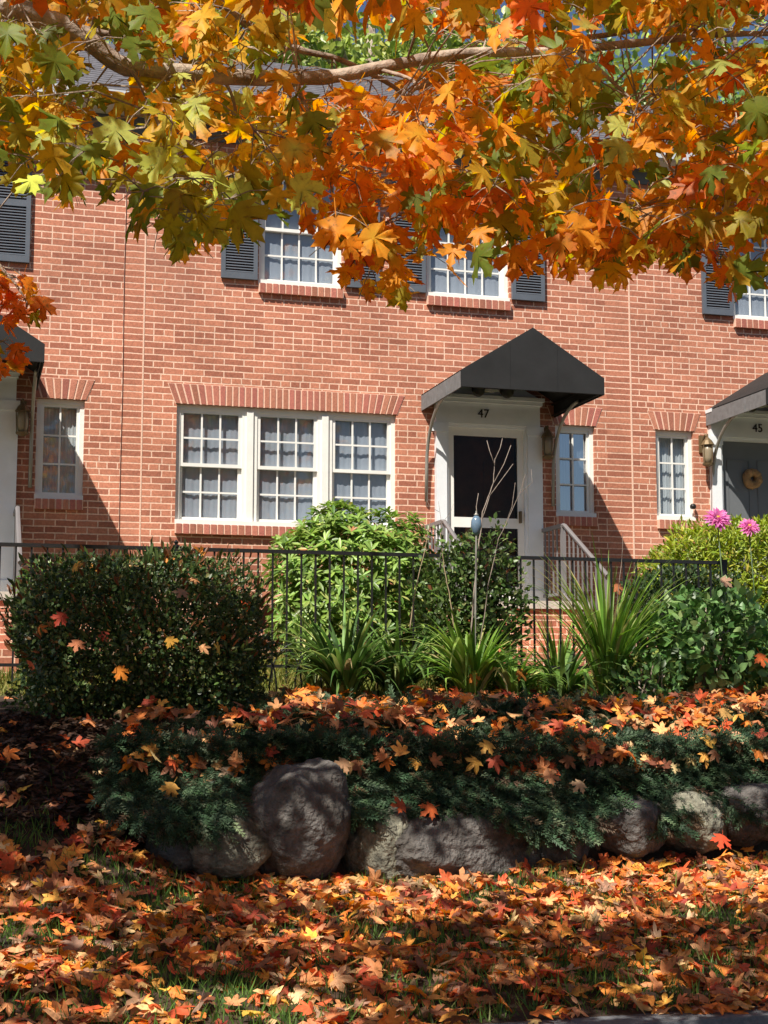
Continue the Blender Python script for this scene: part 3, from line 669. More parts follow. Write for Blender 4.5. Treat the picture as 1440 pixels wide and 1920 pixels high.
leafy_shrub('hydrangea', 'broad-leaved green perennial with pale leaves in front of the dark shrub at right', 'plant', (c[0], 11.5, 1.98), (.62, .4, .46), 1500, .105,
    [(.11, .22, .06, 4), (.18, .32, .10, 3), (.26, .38, .15, 1.5), (.05, .11, .03, 3)], 19, sq=2.2, depth=.6, a=.22, up=.8)
c = at_y(1180, 1275, 11.2)
leafy_shrub('low_perennial', 'low clump of small leaves between the tall daylily and the broad-leaved plant', 'plant', (c[0]+.16, 11.2, 1.68), (.3, .25, .22), 420, .075,
    [(.06, .13, .035, 4), (.11, .2, .06, 3), (.2, .24, .06, 1)], 23, sq=2.1, depth=.6, a=.2, up=.8)

# daylilies: arching strap leaves
def straps(name, label, cat, px, py, Y, nblade, L, pal, seed, spread=1.0, wide=.02, group=None, lean=(0, 0), sag=1.0):
    b0 = at_y(px, py, Y); z0 = float(zt(b0[0], Y)); org = (b0[0], Y, z0); H = thing(name, org, label, cat, group)
    r = np.random.default_rng(seed); mb = MB(); cols = pick(pal, nblade)
    for i in range(nblade):
        az = r.uniform(0, 2*math.pi); l = L*r.uniform(.55, 1.15); e = r.uniform(.35, 1.15)*spread
        h = np.array((math.cos(az)+lean[0], math.sin(az)+lean[1], 0)); b = np.array(org)+h*r.uniform(0, .07)
        side = np.array((-math.sin(az), math.cos(az), 0)); p = b.copy(); th = math.pi/2-.25*e; Vv = []; ns = 8
        kink = r.integers(3, 7) if r.random() < .12 else -1
        for s in range(ns+1):
            wd = wide*r.uniform(.95, 1.05)*(1-(s/ns)**2.2)*(.75+.5*math.sin(math.pi*min(1, s/ns*1.2)))+.0008
            nrm = np.cross(h/np.linalg.norm(h)*math.cos(th)+np.array((0, 0, math.sin(th))), side)
            Vv += [p-side*wd, p+nrm*wd*.35, p+side*wd]
            th -= e*(.10+.20*s/ns)*1.3*sag
            if s == kink: th -= 1.1
            p = p+(h/np.linalg.norm(h)*math.cos(th)+np.array((0, 0, math.sin(th))))*l/ns
            p[2] = max(p[2], z0+.01)
        mb.add(Vv, [(3*s+j, 3*s+j+1, 3*s+j+4, 3*s+j+3) for s in range(ns) for j in (0, 1)], tuple(cols[i]))
    mb.build('blades', M['grass'], H, org, True)
    return H
DG = [(.09, .17, .04, 4), (.15, .26, .06, 3), (.05, .10, .025, 3), (.28, .34, .10, 1), (.42, .35, .17, .4)]  # darker copy of the leaf greens, shade put into the colour
BG = [(.18, .32, .05, 4), (.27, .42, .08, 3), (.10, .20, .04, 2), (.42, .46, .16, 1), (.46, .38, .19, .4)]  # brighter copy of the same greens, sunlight put into the colour
gl = 'daylily clumps along the fence'
straps('daylily', 'shaded dark green daylily clump nearest the end of the hedge', 'daylily', 645, 1310, 11.5, 152, 0.94, DG, 1, group=gl)
straps('daylily', 'low sprawling daylily clump between the shaded one and the bright one', 'daylily', 745, 1290, 11.7, 96, 0.81, DG, 2, 1.25, group=gl)
straps('daylily', 'bright sunlit daylily clump with dry stalks standing in it', 'daylily', 885, 1300, 11.45, 152, 0.88, BG, 3, group=gl)
straps('daylily', 'small yellowish daylily clump flopping to the right of the bright one', 'daylily', 960, 1310, 11.4, 54, 0.65, BG, 4, 1.2, group=gl)
straps('daylily', 'flat low daylily clump flopping over the leaves in the middle right of the bed', 'daylily', 1055, 1300, 11.5, 73, 0.72, DG, 5, 1.5, group=gl)
straps('daylily', 'tallest daylily clump with stiff upright leaves in front of the white railing', 'daylily', 1140, 1290, 11.45, 190, 1.27, BG, 6, .62, wide=.015, group=gl)
straps('ornamental_grass', 'thin upright grass tuft behind the fence beside the dark post', 'grass tuft', 1048, 1200, 12.3, 60, .8, BG, 7, .55, wide=.008)
straps('ornamental_grass', 'sparse tuft of drying grass at the foot of the fence beside the hoops', 'grass tuft', 590, 1290, 11.9, 45, .5, [(.25, .24, .07, 3), (.35, .3, .12, 2), (.12, .17, .04, 2)], 8, .9, wide=.006)

# dry stalks rising above the daylilies
def stalk(label, pts, Y, r, twigs=(), m='greystalk', name='dry_stalk'):
    P = [at_y(*p, Y+.04*i) for i, p in enumerate(pts)]; org = tuple(P[0])
    H = thing(name, org, label, 'dry stalk', 'dry stalks among the daylilies')
    # a gently wavering line through the picked points
    Q = []
    for i in range(len(P)-1):
        for t in np.linspace(0, 1, 6, endpoint=False): Q.append(P[i]*(1-t)+P[i+1]*t+np.array((noise.noise(Vector(P[i]*3)+Vector((t*3, 0, 0)))*.008, 0, 0)))
    Q.append(P[-1]); MB().tube(Q, [r*(1-.6*i/len(Q)) for i in range(len(Q))], 7).build('stem', M[m], H, org, True)
    if twigs:
        mb = MB()
        for tw in twigs:
            a = [at_y(*p, Y+.04*len(pts)*.6+.03*j) for j, p in enumerate(tw)]
            mb.tube(a, [r*.55*(1-.5*j/len(a)) for j in range(len(a))], 6)
        mb.build('twigs', M[m], H, org, True)
    return H
stalk('tallest pale dry stalk forking into bare twigs before the storm door', [(880, 1225), (888, 1120), (898, 1020), (905, 960), (925, 905), (928, 860)], 11.6, .0075,
      [((926, 905), (945, 870), (958, 835)), ((918, 930), (940, 900), (962, 870)), ((927, 870), (918, 845), (913, 826)), ((928, 862), (938, 840), (942, 822)), ((900, 985), (912, 950), (918, 930)), ((898, 1000), (893, 950), (897, 925))])
stalk('thin dry stalk just right of the tallest one, leaning right', [(900, 1215), (915, 1100), (935, 1010), (975, 925), (985, 890)], 11.55, .0042,
      [((945, 990), (960, 950), (966, 905)), ((975, 925), (998, 905), (996, 880))])
stalk('tan dry stalk leaning left, left of the tallest one', [(852, 1180), (842, 1110), (832, 1060), (826, 1000)], 11.65, .0055, m='stalk')
stalk('slanting tan dry stalk rising right from the low sprawling daylily', [(768, 1180), (778, 1110), (795, 1040), (808, 965)], 11.7, .0055, m='stalk')
stalk('thin dry stalk with dark seed heads in front of the left awning pipe', [(815, 1180), (822, 1080), (830, 1000), (822, 940)], 12.0, .003, [((826, 985), (845, 960), (850, 945)), ((824, 960), (806, 950), (800, 938))])
stalk('bent grey dry stalk standing in the tallest daylily', [(1150, 1200), (1158, 1120), (1165, 1060), (1168, 1000)], 11.4, .0042, [((1152, 1140), (1172, 1112), (1190, 1140))])
# ornament of blue grey glass on a stake, standing among the stalks
c = at_y(893, 985, 11.5); zb_ = float(zt(c[0], 11.5))
st_ = thing('garden_stake', (c[0], 11.5, zb_), 'blue-grey glass bulb on a thin metal stake in front of the storm door', 'garden ornament')
o_ = (c[0], 11.5, zb_)
MB().tube([(c[0]-.03, 11.5, zb_-.05), (c[0], 11.5, c[2]-.06)], .008, 8).build('stake', M['pipe'], st_, o_)
MB().lathe([(.012, -.08), (.03, -.06), (.045, -.01), (.042, .04), (.025, .07), (.014, .08)], tuple(c), 16).build('glass_bulb', M['blueglass'], st_, o_, True)
MB().lathe([(.018, .08), (.02, .09), (.006, .1), (.004, .12)], tuple(c), 10).build('cap', M['pipe'], st_, o_, True)

# pink dahlias
def dahlia(px, py, Y, r, label):
    c = at_y(px, py, Y); zb = float(zt(c[0]+.05, Y)); org = (c[0]+.05, Y, zb); H = thing('dahlia', org, label, 'flower', 'pink dahlias at the right')
    face = np.array((-.15, -.75, .55)); face /= np.linalg.norm(face); e1 = np.cross(face, (0, 0, 1)); e1 /= np.linalg.norm(e1); e2 = np.cross(e1, face)
    pos, tt, nn, sc = [], [], [], []
    for ring in range(6):
        m = [16, 16, 15, 13, 10, 7][ring]
        for j in range(m):
            a = 2*math.pi*(j+.5*(ring % 2))/m+random.uniform(-.1, .1); d = e1*math.cos(a)+e2*math.sin(a); lift = ring*.24+random.uniform(-.1, .1)
            pos.append(c+d*.01); tt.append(d*math.cos(lift)+face*math.sin(lift)); nn.append(face-d*.3); sc.append(r*(1.05-.11*ring)*random.uniform(.9, 1.1))
    n = len(pos)
    cloud('petals', LG_V*np.array((1.15, 1, 1)), LG_F, np.array(pos), frames(np.array(tt), np.array(nn)), np.array(sc), pick([(.62, .17, .42, 3), (.7, .27, .52, 2), (.5, .1, .33, 1)], n), M['petal'], H, org)
    MB().lathe([(0, -.012), (.018, 0), (.014, .014), (0, .018)], tuple(c+face*.012), 10, (.6, .4, .05)).build('flower_centre', M['foliage'], H, org, True)
    MB().tube([org, (np.array(org)+c)/2+np.array((.03, .02, 0)), c-face*.02], [.007, .006, .005], 6, (.07, .13, .04)).build('stem', M['foliage'], H, org, True)
dahlia(1346, 972, 11.9, .115, 'larger pink dahlia bloom, left of the two, above the yellow-green shrub')
dahlia(1405, 988, 11.9, .09, 'smaller pink dahlia bloom, right of the two, above the yellow-green shrub')

# creeping juniper over the boulders and bed, one dark mass
def sprig(n=9):
    V, Fc = [], []
    for i in range(n):
        y = i/n; w = .30*(1-.6*y); s = 1 if i % 2 else -1
        o = len(V); V += [(0, y, 0), (s*w, y+.26, .06*s), (s*w*.25, y+.2, .03)]; Fc += [(o, o+1, o+2)]
        o = len(V); V += [(0, y, 0), (-s*w*.7, y+.22, .1), (-s*w*.15, y+.18, .05)]; Fc += [(o, o+1, o+2)]
    return np.array(V, float), Fc
SV, SF = sprig()
n = 12500
mx_ = rng.uniform(.85, 5.9, n); tpar = rng.random(n)
# the lower edge of the mat hangs over the boulders: how low, along x, in photo pixels
lowx = [200, 260, 380, 440, 470, 520, 600, 650, 690, 760, 900, 1010, 1100, 1130, 1210, 1260, 1330, 1440, 1700]; lowy = [1500, 1545, 1575, 1540, 1450, 1428, 1445, 1520, 1535, 1520, 1525, 1570, 1570, 1515, 1500, 1575, 1500, 1545, 1560]
JP, JN = [], []
for xx, tp in zip(mx_, tpar):
    Y = 9.0+2.4*tp**1.12; z = float(zt(xx, Y))+.05
    if Y < 9.6: z = max(z, 1.02+.02*math.sin(xx*5))-max(0, (9.2-Y))*.25
    bump_ = .10*noise.noise(Vector((xx*2.1, Y*2.1, 3)))+.05*noise.noise(Vector((xx*5, Y*5, 1)))
    if Y > 10.2: bump_ = bump_*.6-(Y-10.2)*.06
    JP.append((xx, Y, z+bump_+random.uniform(-.04, .05))); JN.append((random.uniform(-.6, .6), -.5+random.uniform(-.5, .5), 1))
for _ in range(5600):                       # strands falling over the front
    px = random.uniform(200, 1520); lo = np.interp(px, lowx, lowy); py = random.uniform(1380, lo)
    f = max(0, (py-1430)/110); c = at_y(px, py, 8.98 - (.2 if px > 660 else .16 if px > 500 else .28)*min(1, f)+.25*(1-min(1, f))+random.uniform(-.05, .05))
    if px < 480 and c[2] < zt(c[0], c[1]): continue
    JP.append(tuple(c)); JN.append((random.uniform(-.6, .6), -1.2, .5))
JP, JN = np.array(JP), np.array(JN); n = len(JP)
hang = (JP[:, 1] < 9.2)[:, None]
tt = rnd(n)*np.array((1, 1, .4))+np.where(hang, np.array((.1, -.6, -.55)), np.array((.1, -.5, .15)))
keep = ~((JP[:, 0] < 1.45) & (JP[:, 1] > 9.7+.25*np.sin(JP[:, 0]*7)))
g = cloud('ground_cover', SV, SF, JP[keep], frames(tt, JN+rnd(n)*.4)[keep], (.105*rng.uniform(.6, 1.4, n))[keep],
      pick([(.026, .052, .026, 5), (.042, .085, .04, 4), (.075, .13, .065, 2.4), (.14, .19, .11, 1), (.10, .07, .04, .8)], n)[keep], M['needle'], None, (0, 0, 0))
tag(g, 'dark creeping juniper spilling over the boulders of the bed', 'ground cover', kind='stuff')

# ---------------------------------------------------------------- the maple overhead
random.seed(31); rng = np.random.default_rng(31)
TB = (-1.75, 6.9, float(zt(-1.75, 6.9)))
maple_t = thing('maple_tree', TB, 'autumn maple whose orange and olive branches hang across the top of the view', 'tree')
def limb(name, pts, r0, r1, n=10, wav=.03):
    P = [np.array(p, float) for p in pts]; Q = []
    for i in range(len(P)-1):
        a = P[max(i-1, 0)]; b, c = P[i], P[i+1]; d = P[min(i+2, len(P)-1)]
        for t in np.linspace(0, 1, 8, endpoint=False):
            q = .5*((2*b)+(c-a)*t+(2*a-5*b+4*c-d)*t*t+(3*b-a-3*c+d)*t**3)
            Q.append(q+np.array([noise.noise(Vector(q*2.2)+Vector((k*9, 0, 0)))*wav for k in range(3)]))
    Q.append(P[-1]); m = len(Q)
    MB().tube(Q, [(r0+(r1-r0)*(i/m)**.8)*(1+.09*noise.noise(Vector(Q[i]*5))+(.12 if i % 9 == 4 else 0)) for i in range(m)], n).build(name, M['bark'], maple_t, TB, True)
    return np.array(Q)
limb('trunk', [(-1.75, 6.9, .1), (-1.72, 6.85, 1.2), (-1.78, 6.75, 2.5), (-1.7, 6.7, 4.0), (-1.6, 6.6, 6.0), (-1.5, 6.6, 8.0)], .2, .06, 16, .05)
L1 = limb('branch', [(-1.78, 6.75, 2.6), (-1.3, 6.1, 3.1), (-.5, 5.3, 3.5), at_d(-60, 30, 4.7), at_d(130, 55, 4.75), at_d(240, 122, 4.8), at_d(400, 143, 4.9), at_d(560, 136, 5.0), at_d(720, 119, 5.1), at_d(900, 103, 5.2), at_d(1090, 92, 5.3), at_d(1250, 86, 5.4), at_d(1420, 70, 5.5), at_d(1600, 60, 5.6)], .05, .007)
L2 = limb('branch', [at_d(90, 42, 4.74), at_d(220, 62, 4.8), at_d(340, 104, 4.9), at_d(420, 160, 5.0), at_d(440, 250, 5.05)], .014, .004)
L3 = limb('branch', [(-1.74, 6.7, 3.6), (-.6, 5.9, 4.1), at_d(200, -140, 5.3), at_d(400, 2, 5.35), at_d(480, 62, 5.4), at_d(560, 96, 5.45), at_d(640, 113, 5.5), at_d(740, 170, 5.6), at_d(800, 260, 5.65)], .03, .005)
L4 = limb('branch', [at_d(760, 114, 5.12), at_d(850, 120, 5.2), at_d(905, 178, 5.25), at_d(960, 270, 5.3), at_d(1010, 360, 5.3)], .008, .003)
L5 = limb('branch', [at_d(700, 120, 5.1), at_d(780, 160, 5.0), at_d(730, 210, 4.9), at_d(690, 330, 4.85), at_d(700, 430, 4.85)], .008, .003)
L6 = limb('branch', [at_d(1080, 92, 5.3), at_d(1180, 180, 5.2), at_d(1250, 290, 5.1), at_d(1330, 420, 5.05)], .009, .003)
L7 = limb('branch', [at_d(1100, 70, 5.9), at_d(1180, 58, 5.9), at_d(1290, 35, 6.0), at_d(1440, -20, 6.2)], .011, .006)
L8 = limb('branch', [at_d(250, 126, 4.8), at_d(290, 210, 4.6), at_d(330, 330, 4.5), at_d(350, 420, 4.5)], .008, .003)
L9 = limb('branch', [at_d(540, 137, 4.98), at_d(590, 230, 4.8), at_d(620, 340, 4.7)], .008, .003)
L10 = limb('branch', [(-1.2, 6.3, 2.9), (-.4, 6.0, 3.3), at_d(-90, 420, 5.9), at_d(10, 520, 5.85), at_d(50, 580, 5.8)], .02, .003)
UP = [limb('branch', [(-1.68, 6.7, z0), (x1*.4-1, 6.7+(y1-6.7)*.5, z0+.9), (x1, y1, z1)], .05, .012) for z0, x1, y1, z1 in
      ((3.2, .8, 4.6, 4.6), (3.9, 2.2, 5.2, 5.4), (4.6, 3.2, 6.0, 6.2), (5.2, 1.5, 7.2, 6.8), (4.2, .4, 3.2, 5.6), (5.6, 3.8, 7.2, 7.4), (4.8, -2.5, 4.0, 6.0), (5.0, -3.8, 8.0, 6.5))]
ANCH = np.concatenate([L1[24:], L2, L3[16:], L4, L5, L6, L7, L8, L9, L10[14:]])

# what the hanging sprays look like from the street: lower edge, thin places, colours
lowX = [-60, 0, 50, 90, 130, 165, 200, 240, 270, 300, 340, 400, 440, 480, 530, 580, 620, 650, 690, 720, 750, 775, 800, 850, 900, 940, 980, 1030, 1080, 1120, 1180, 1220, 1260, 1300, 1340, 1390, 1410, 1440, 1500]
lowY = [300, 300, 335, 320, 365, 375, 330, 400, 385, 445, 465, 440, 450, 390, 405, 400, 430, 560, 555, 500, 560, 555, 440, 510, 515, 560, 455, 490, 500, 510, 520, 490, 480, 480, 540, 510, 610, 620, 640]
GAPS = [(690, 75, 130, 55, .12), (600, 60, 50, 60, .25), (1185, 110, 62, 85, .08), (1060, 20, 90, 40, .45), (150, 140, 110, 40, .3), (180, 205, 55, 45, .35), (285, 190, 40, 25, .25), (1125, 238, 55, 26, .15), (500, 225, 40, 24, .3), (870, 20, 90, 50, .3), (585, 455, 55, 80, .12), (60, 420, 40, 60, .1), (830, 480, 30, 55, .35), (930, 410, 22, 30, .3), (505, 310, 22, 26, .3), (480, 440, 30, 70, .5), (190, 265, 20, 24, .2), (60, 130, 40, 40, .5), (1180, 300, 60, 30, .5), (390, 215, 24, 20, .4), (700, 380, 20, 60, .4), (822, 500, 30, 60, .05), (985, 505, 32, 50, .1), (765, 480, 30, 40, .3), (905, 470, 26, 40, .3), (640, 500, 16, 60, .3), (1110, 345, 40, 20, .45)]
def vis_density(px, py):
    lo = np.interp(px, lowX, lowY)
    if py > lo-18: return 0
    d = 1.0
    if py > lo-110: d = .8
    for gx_, gy_, rx, ry, v in GAPS:
        if ((px-gx_)/rx)**2+((py-gy_)/ry)**2 < 1: d = min(d, v)
    return d
OLIVE, GREEN, GOLD, ORANGE, RED, LIME = (.37, .31, .035), (.17, .23, .035), (.62, .40, .045), (.72, .30, .028), (.66, .18, .035), (.47, .53, .13)  # leaf tones; lime also paints sunlit highlights, olive also shaded leaves
def zone(px, py):
    """mix of leaf colours: olive and gold at left, orange in the middle, green patch right of centre, orange and lime at right."""
    if px < 260: wts = dict(O=5, G=3, Y=1.8, R=.1, A=.7, L=1.4)
    elif px < 560: wts = dict(O=4.6, G=1.8, Y=2.2, A=.8, R=.1, L=2.8)
    elif px < 860: wts = dict(O=1.7, G=.3, Y=2, A=5.5, R=.4, L=.15)
    elif px < 1180: wts = dict(O=4, G=3, Y=.9, A=2.5, R=.5, L=.2) if py < 420 else dict(O=2, G=1, Y=1, A=4.2, R=.7, L=.1)
    else: wts = dict(O=2.2, G=1.3, Y=1.8, A=2.6, R=.7, L=2.8) if py < 220 else dict(O=2.8, G=1, Y=1.6, A=3.6, R=.8, L=.9)
    if px < 100 and py > 440: wts = dict(O=1, G=.2, Y=.3, A=2, R=2.5, L=0)
    C = dict(O=OLIVE, G=GREEN, Y=GOLD, A=ORANGE, R=RED, L=LIME)
    k = random.choices(list(wts), list(wts.values()))[0]
    return C[k], (ORANGE if k in 'OYL' and random.random() < (.25 if px < 560 else .45) else RED if k == 'A' and random.random() < .3 else C[k])
pos, tip, nrm, scl, c_in, c_out = [], [], [], [], [], []
twigs = MB()
BRL = np.array([proj(q) for q in np.concatenate([L1[24:], L3[20:]])])
def cluster(c, k, col, spread, lodir=-.75, twig=True, smax=.132, smin=.065):
    for _ in range(k):
        h = np.array((random.gauss(0, 1), random.gauss(0, 1), 0)); h /= np.linalg.norm(h)+1e-6
        q = c+h*spread*random.uniform(.15, 1)+np.array((0, 0, random.uniform(-.6, .35)*spread))
        t = h*random.uniform(.1, .9)+np.array((0, 0, lodir+random.uniform(-.35, .55)))
        nn = np.array((random.gauss(-.25, .7), random.gauss(-.55, .7), random.uniform(.05, 1.1)))
        pos.append(q); tip.append(t); nrm.append(nn); scl.append(random.uniform(smin, smax)); a, b = col()
        j = random.uniform(.75, 1.25); c_in.append(np.array(a)*j); c_out.append(np.array(b)*j)
        if twig: twigs.tube([c, (c+q)/2+np.array((0, 0, .01)), q], [.0022, .0016, .0012], 4, (.2, .13, .06))
ntry = 0
while ntry < 800:
    px, py = random.uniform(-60, 1500), random.uniform(-60, 600)
    ntry += 1
    if random.random() > vis_density(px, py): continue
    deep = random.random()
    D = random.uniform(4.3, 5.4) if deep < .75 else random.uniform(5.4, 6.6)
    if px < 520 and 200 < py < 480 and random.random() < .5: D = random.uniform(3.7, 4.3)
    c = at_d(px, py, D); a = ANCH[np.argmin(((ANCH-c)**2).sum(1)+(ANCH[:, 2] < c[2]-.15)*.2)]
    if random.random() < .5 and np.linalg.norm(a-c) < .75: twigs.tube([a, (a+c)/2+np.array((random.uniform(-.04, .04), random.uniform(-.04, .04), .03)), c], [.004, .003, .0022], 5, (.2, .14, .08))
    k = random.choice((4, 5, 6))
    n0 = len(pos); cluster(c, k, lambda: zone(px, py), .13)
    i = n0
    while i < len(pos):                      # leaves that would fall in a thin place or below the edge are dropped
        tipx, tipy = proj(pos[i]+tip[i]/np.linalg.norm(tip[i])*scl[i]*.8); bx, by = proj(pos[i])
        lo = np.interp(tipx, lowX, lowY)+40
        nearb = ((BRL-np.array(((bx+tipx)/2, (by+tipy)/2)))**2).sum(1).min() < 34**2
        if (nearb and random.random() < .8) or tipy > lo or (random.random() > min(1, 1.7*vis_density(bx, by)) and by < lo-60):
            for arr in (pos, tip, nrm, scl, c_in, c_out): arr.pop(i)
        else: i += 1
# the little dark spray that hangs low at the left edge
for px, py in ((5, 500), (30, 520), (48, 560), (15, 570), (-20, 540), (5, 640), (-15, 670), (-40, 600)):
    cluster(at_d(px, py, 5.8), 6, lambda: zone(50, 500), .1, smax=.11)
nvis = len(pos)
# the crown above the frame, which shades the lawn, boulders and hedge
def landing(p):
    """where a shadow falls: on the hedge front or on the ground."""
    t = (10.2-p[1])/LDIR[1]; q = p+LDIR*t
    if t > 0 and .3 < q[0] < 2.15 and 1.4 < q[2] < 2.62: return q, True
    t = (8.85-p[1])/LDIR[1]; q = p+LDIR*t
    if t > 0 and .9 < q[0] < 5.6 and .45 < q[2] < 1.05: return q, True
    z = 1.0
    for _ in range(4):
        t = (z-p[2])/LDIR[2]; q = p+LDIR*t; z = float(zt(q[0], max(q[1], 6.4)))
    return q, False
LIT = [(1010, 1662, 540, 74, .0), (700, 1690, 140, 30, .2), (1290, 1640, 190, 60, .0), (1330, 1700, 120, 40, .4), (470, 1895, 360, 44, .03), (60, 1765, 200, 80, .1), (230, 1650, 100, 40, .15), (620, 1765, 200, 50, .2), (1330, 1840, 130, 60, .1), (1120, 1790, 60, 30, .35), (130, 1420, 130, 26, .3), (330, 1425, 80, 22, .3),
       (610, 1335, 180, 40, .08), (432, 1580, 75, 80, .0), (715, 1590, 62, 80, .0), (1300, 1500, 90, 60, .1), (1215, 1540, 30, 50, .1), (1290, 1430, 190, 90, .04), (1150, 1390, 110, 40, .2), (860, 1395, 110, 40, .25), (480, 1390, 60, 18, .3), (250, 1240, 110, 75, .2), (420, 1230, 130, 100, .15), (330, 1170, 60, 30, .45), (1400, 1570, 90, 30, .15), (960, 1310, 300, 24, .3), (1370, 1340, 120, 40, .3), (820, 1855, 60, 22, .35), (190, 1900, 120, 20, .3)]
def shade_density(q, hedge_):
    if q[0] < -1.5 or q[0] > 8 or q[1] < 3.5 or q[1] > 12: return .12
    px, py = proj(q)
    d = 1.0
    if not hedge_ and q[1] > 10.9: d = .22 if px > 480 else .35
    if q[1] > 11.6: d = .05
    for a, b, rx, ry, v in LIT:
        if ((px-a)/rx)**2+((py-b)/ry)**2 < 1: d = min(d, v)
    return d
top0 = len(pos); tries = 0
while len(pos)-top0 < 32000 and tries < 190000:
    tries += 1
    Y = random.uniform(1.8, 9.2); X = random.uniform(-4.5, 6.2)
    dd = max(1.0, X*_R[0]*0 + X*math.sin(YAW)+Y*math.cos(YAW))
    zlow = EYE+dd*.475+.12
    z = zlow+random.random()**1.4*random.choice((1.2, 3.4))
    if z < 3.0 or z > 8.6: continue
    c = np.array((X, Y, z)); q, hb = landing(c)
    if random.random() > shade_density(q, hb): continue
    through = False                          # keep sun on the hanging sprays below
    for tt_ in np.linspace(.3, 4, 14):
        p_ = c+LDIR*tt_; D_ = (p_-CAM) @ _F
        if 4.0 < D_ < 5.25:
            a_, b_ = proj(p_)
            if -120 < a_ < 1520 and -40 < b_ < 600: through = True
    if through and random.random() < .86: continue
    cols = [OLIVE, ORANGE, GOLD, GREEN, RED]
    base = random.choices(cols, (3, 4, 2, 1.5, 1))[0]
    cluster(c, 6, lambda: (base, base if random.random() < .6 else ORANGE), .13, -.35, False, .135, .08)
pos, tip, nrm, scl, c_in, c_out = map(np.array, (pos, tip, nrm, scl, c_in, c_out))
R_ = frames(tip, nrm)
n = nvis; kv = rng.integers(0, len(MAPS), n); T = MAPS[kv]
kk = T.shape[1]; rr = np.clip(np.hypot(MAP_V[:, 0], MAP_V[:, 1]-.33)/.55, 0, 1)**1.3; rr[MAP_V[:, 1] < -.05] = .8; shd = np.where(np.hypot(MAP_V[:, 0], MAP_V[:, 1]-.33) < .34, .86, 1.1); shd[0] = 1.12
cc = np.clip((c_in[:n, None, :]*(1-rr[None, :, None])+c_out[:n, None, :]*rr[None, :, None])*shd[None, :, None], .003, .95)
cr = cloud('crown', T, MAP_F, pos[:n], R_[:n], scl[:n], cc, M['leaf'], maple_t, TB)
n2 = len(pos)-n; T = LOS[rng.integers(0, len(LOS), n2)]
cloud('upper_crown', T, LO_F, pos[n:], R_[n:], scl[n:], c_in[n:], M['leaf'], maple_t, TB)
twigs.build('twigs', M['bark'], maple_t, TB)
print('leaves', nvis, n2)

# ---------------------------------------------------------------- fallen leaves and grass
rng = np.random.default_rng(5)
FALL = [(.56, .22, .09, 4.5), (.84, .27, .055, 4.6), (.74, .14, .05, 2.8), (.88, .42, .09, 2.2), (.78, .41, .18, 2.6), (.25, .105, .055, 3.4), (.38, .07, .04, 1.6), (.86, .56, .28, 1.3), (.83, .5, .08, .3), (.40, .25, .16, 1.4)]
def carpet(n, xr, yr, keepfn, lift, tiltk, sz):
    X = rng.uniform(*xr, n); Y = rng.uniform(*yr, n)
    k = keepfn(X, Y); X, Y = X[k], Y[k]; n = len(X)
    e = .03; Z = zt(X, Y); gxn = (zt(X+e, Y)-Z)/e; gyn = (zt(X, Y+e)-Z)/e
    N = np.stack([-gxn, -gyn, np.ones(n)], 1)
    nn = N+rng.normal(size=(n, 3))*tiltk; az = rng.uniform(0, 2*math.pi, n)
    t = np.stack([np.cos(az), np.sin(az), rng.normal(0, .25, n)], 1); t[:, 2] += gxn*t[:, 0]+gyn*t[:, 1]
    P = np.stack([X, Y, Z+rng.uniform(.008, lift, n)], 1)
    return P, frames(t, nn), rng.uniform(*sz, n), n
def wob(X, Y, s, o): return np.sin(X*s+o)*np.sin(Y*s*1.3+o*2)+.6*np.sin(X*s*2.3+Y*s*1.7+o)
def lawn_keep(X, Y):
    bare = wob(X, Y, 3.1, 1.0) + wob(X, Y, 7, 2)*.5
    bank = (Y > 8.75+.8*np.abs(X-.45)) & (X < 1.3)
    p = np.where(bare > .6, .22, 1.0)*np.where(bank, .12, 1)*np.where((Y < 7.0), np.where(wob(X, Y, 4, 3) > .2, .3, .85), 1)*np.where((X > .9) & (Y > 8.95), 0, 1)
    return rng.random(len(X)) < p
P1 = carpet(15000, (-1.6, 6.8), (6.3, 10.4), lawn_keep, .055, .45, (.055, .132))
def bed_keep(X, Y):
    m = .5+.5*wob(X, Y, 2.6, 4); p = np.where(Y < 9.5, .85, np.where(Y < 10.2, .72, .55))*np.where(m > .5, 1, .25)
    return (rng.random(len(X)) < p) & ~((X < 1.0) & (Y < 10.3)) & ((X > 2.2) | (Y < 10.3))
P2 = carpet(4200, (.7, 6.6), (9.05, 11.6), bed_keep, .10, .55, (.08, .13))
P2[0][:, 2] = np.where(P2[0][:, 1] < 9.6, np.maximum(P2[0][:, 2], 1.04), P2[0][:, 2]); P2[0][:, 2] += np.where(P2[0][:, 1] < 10.4, .11, .02)+np.array([.10*noise.noise(Vector((x*2.1, y*2.1, 3)))+.05*noise.noise(Vector((x*5, y*5, 1))) if y < 10.4 else 0 for x, y in P2[0][:, :2]])
P3 = carpet(140, (-1, 8), (11.6, 14.5), lambda X, Y: np.ones(len(X), bool), .03, .4, (.08, .12))
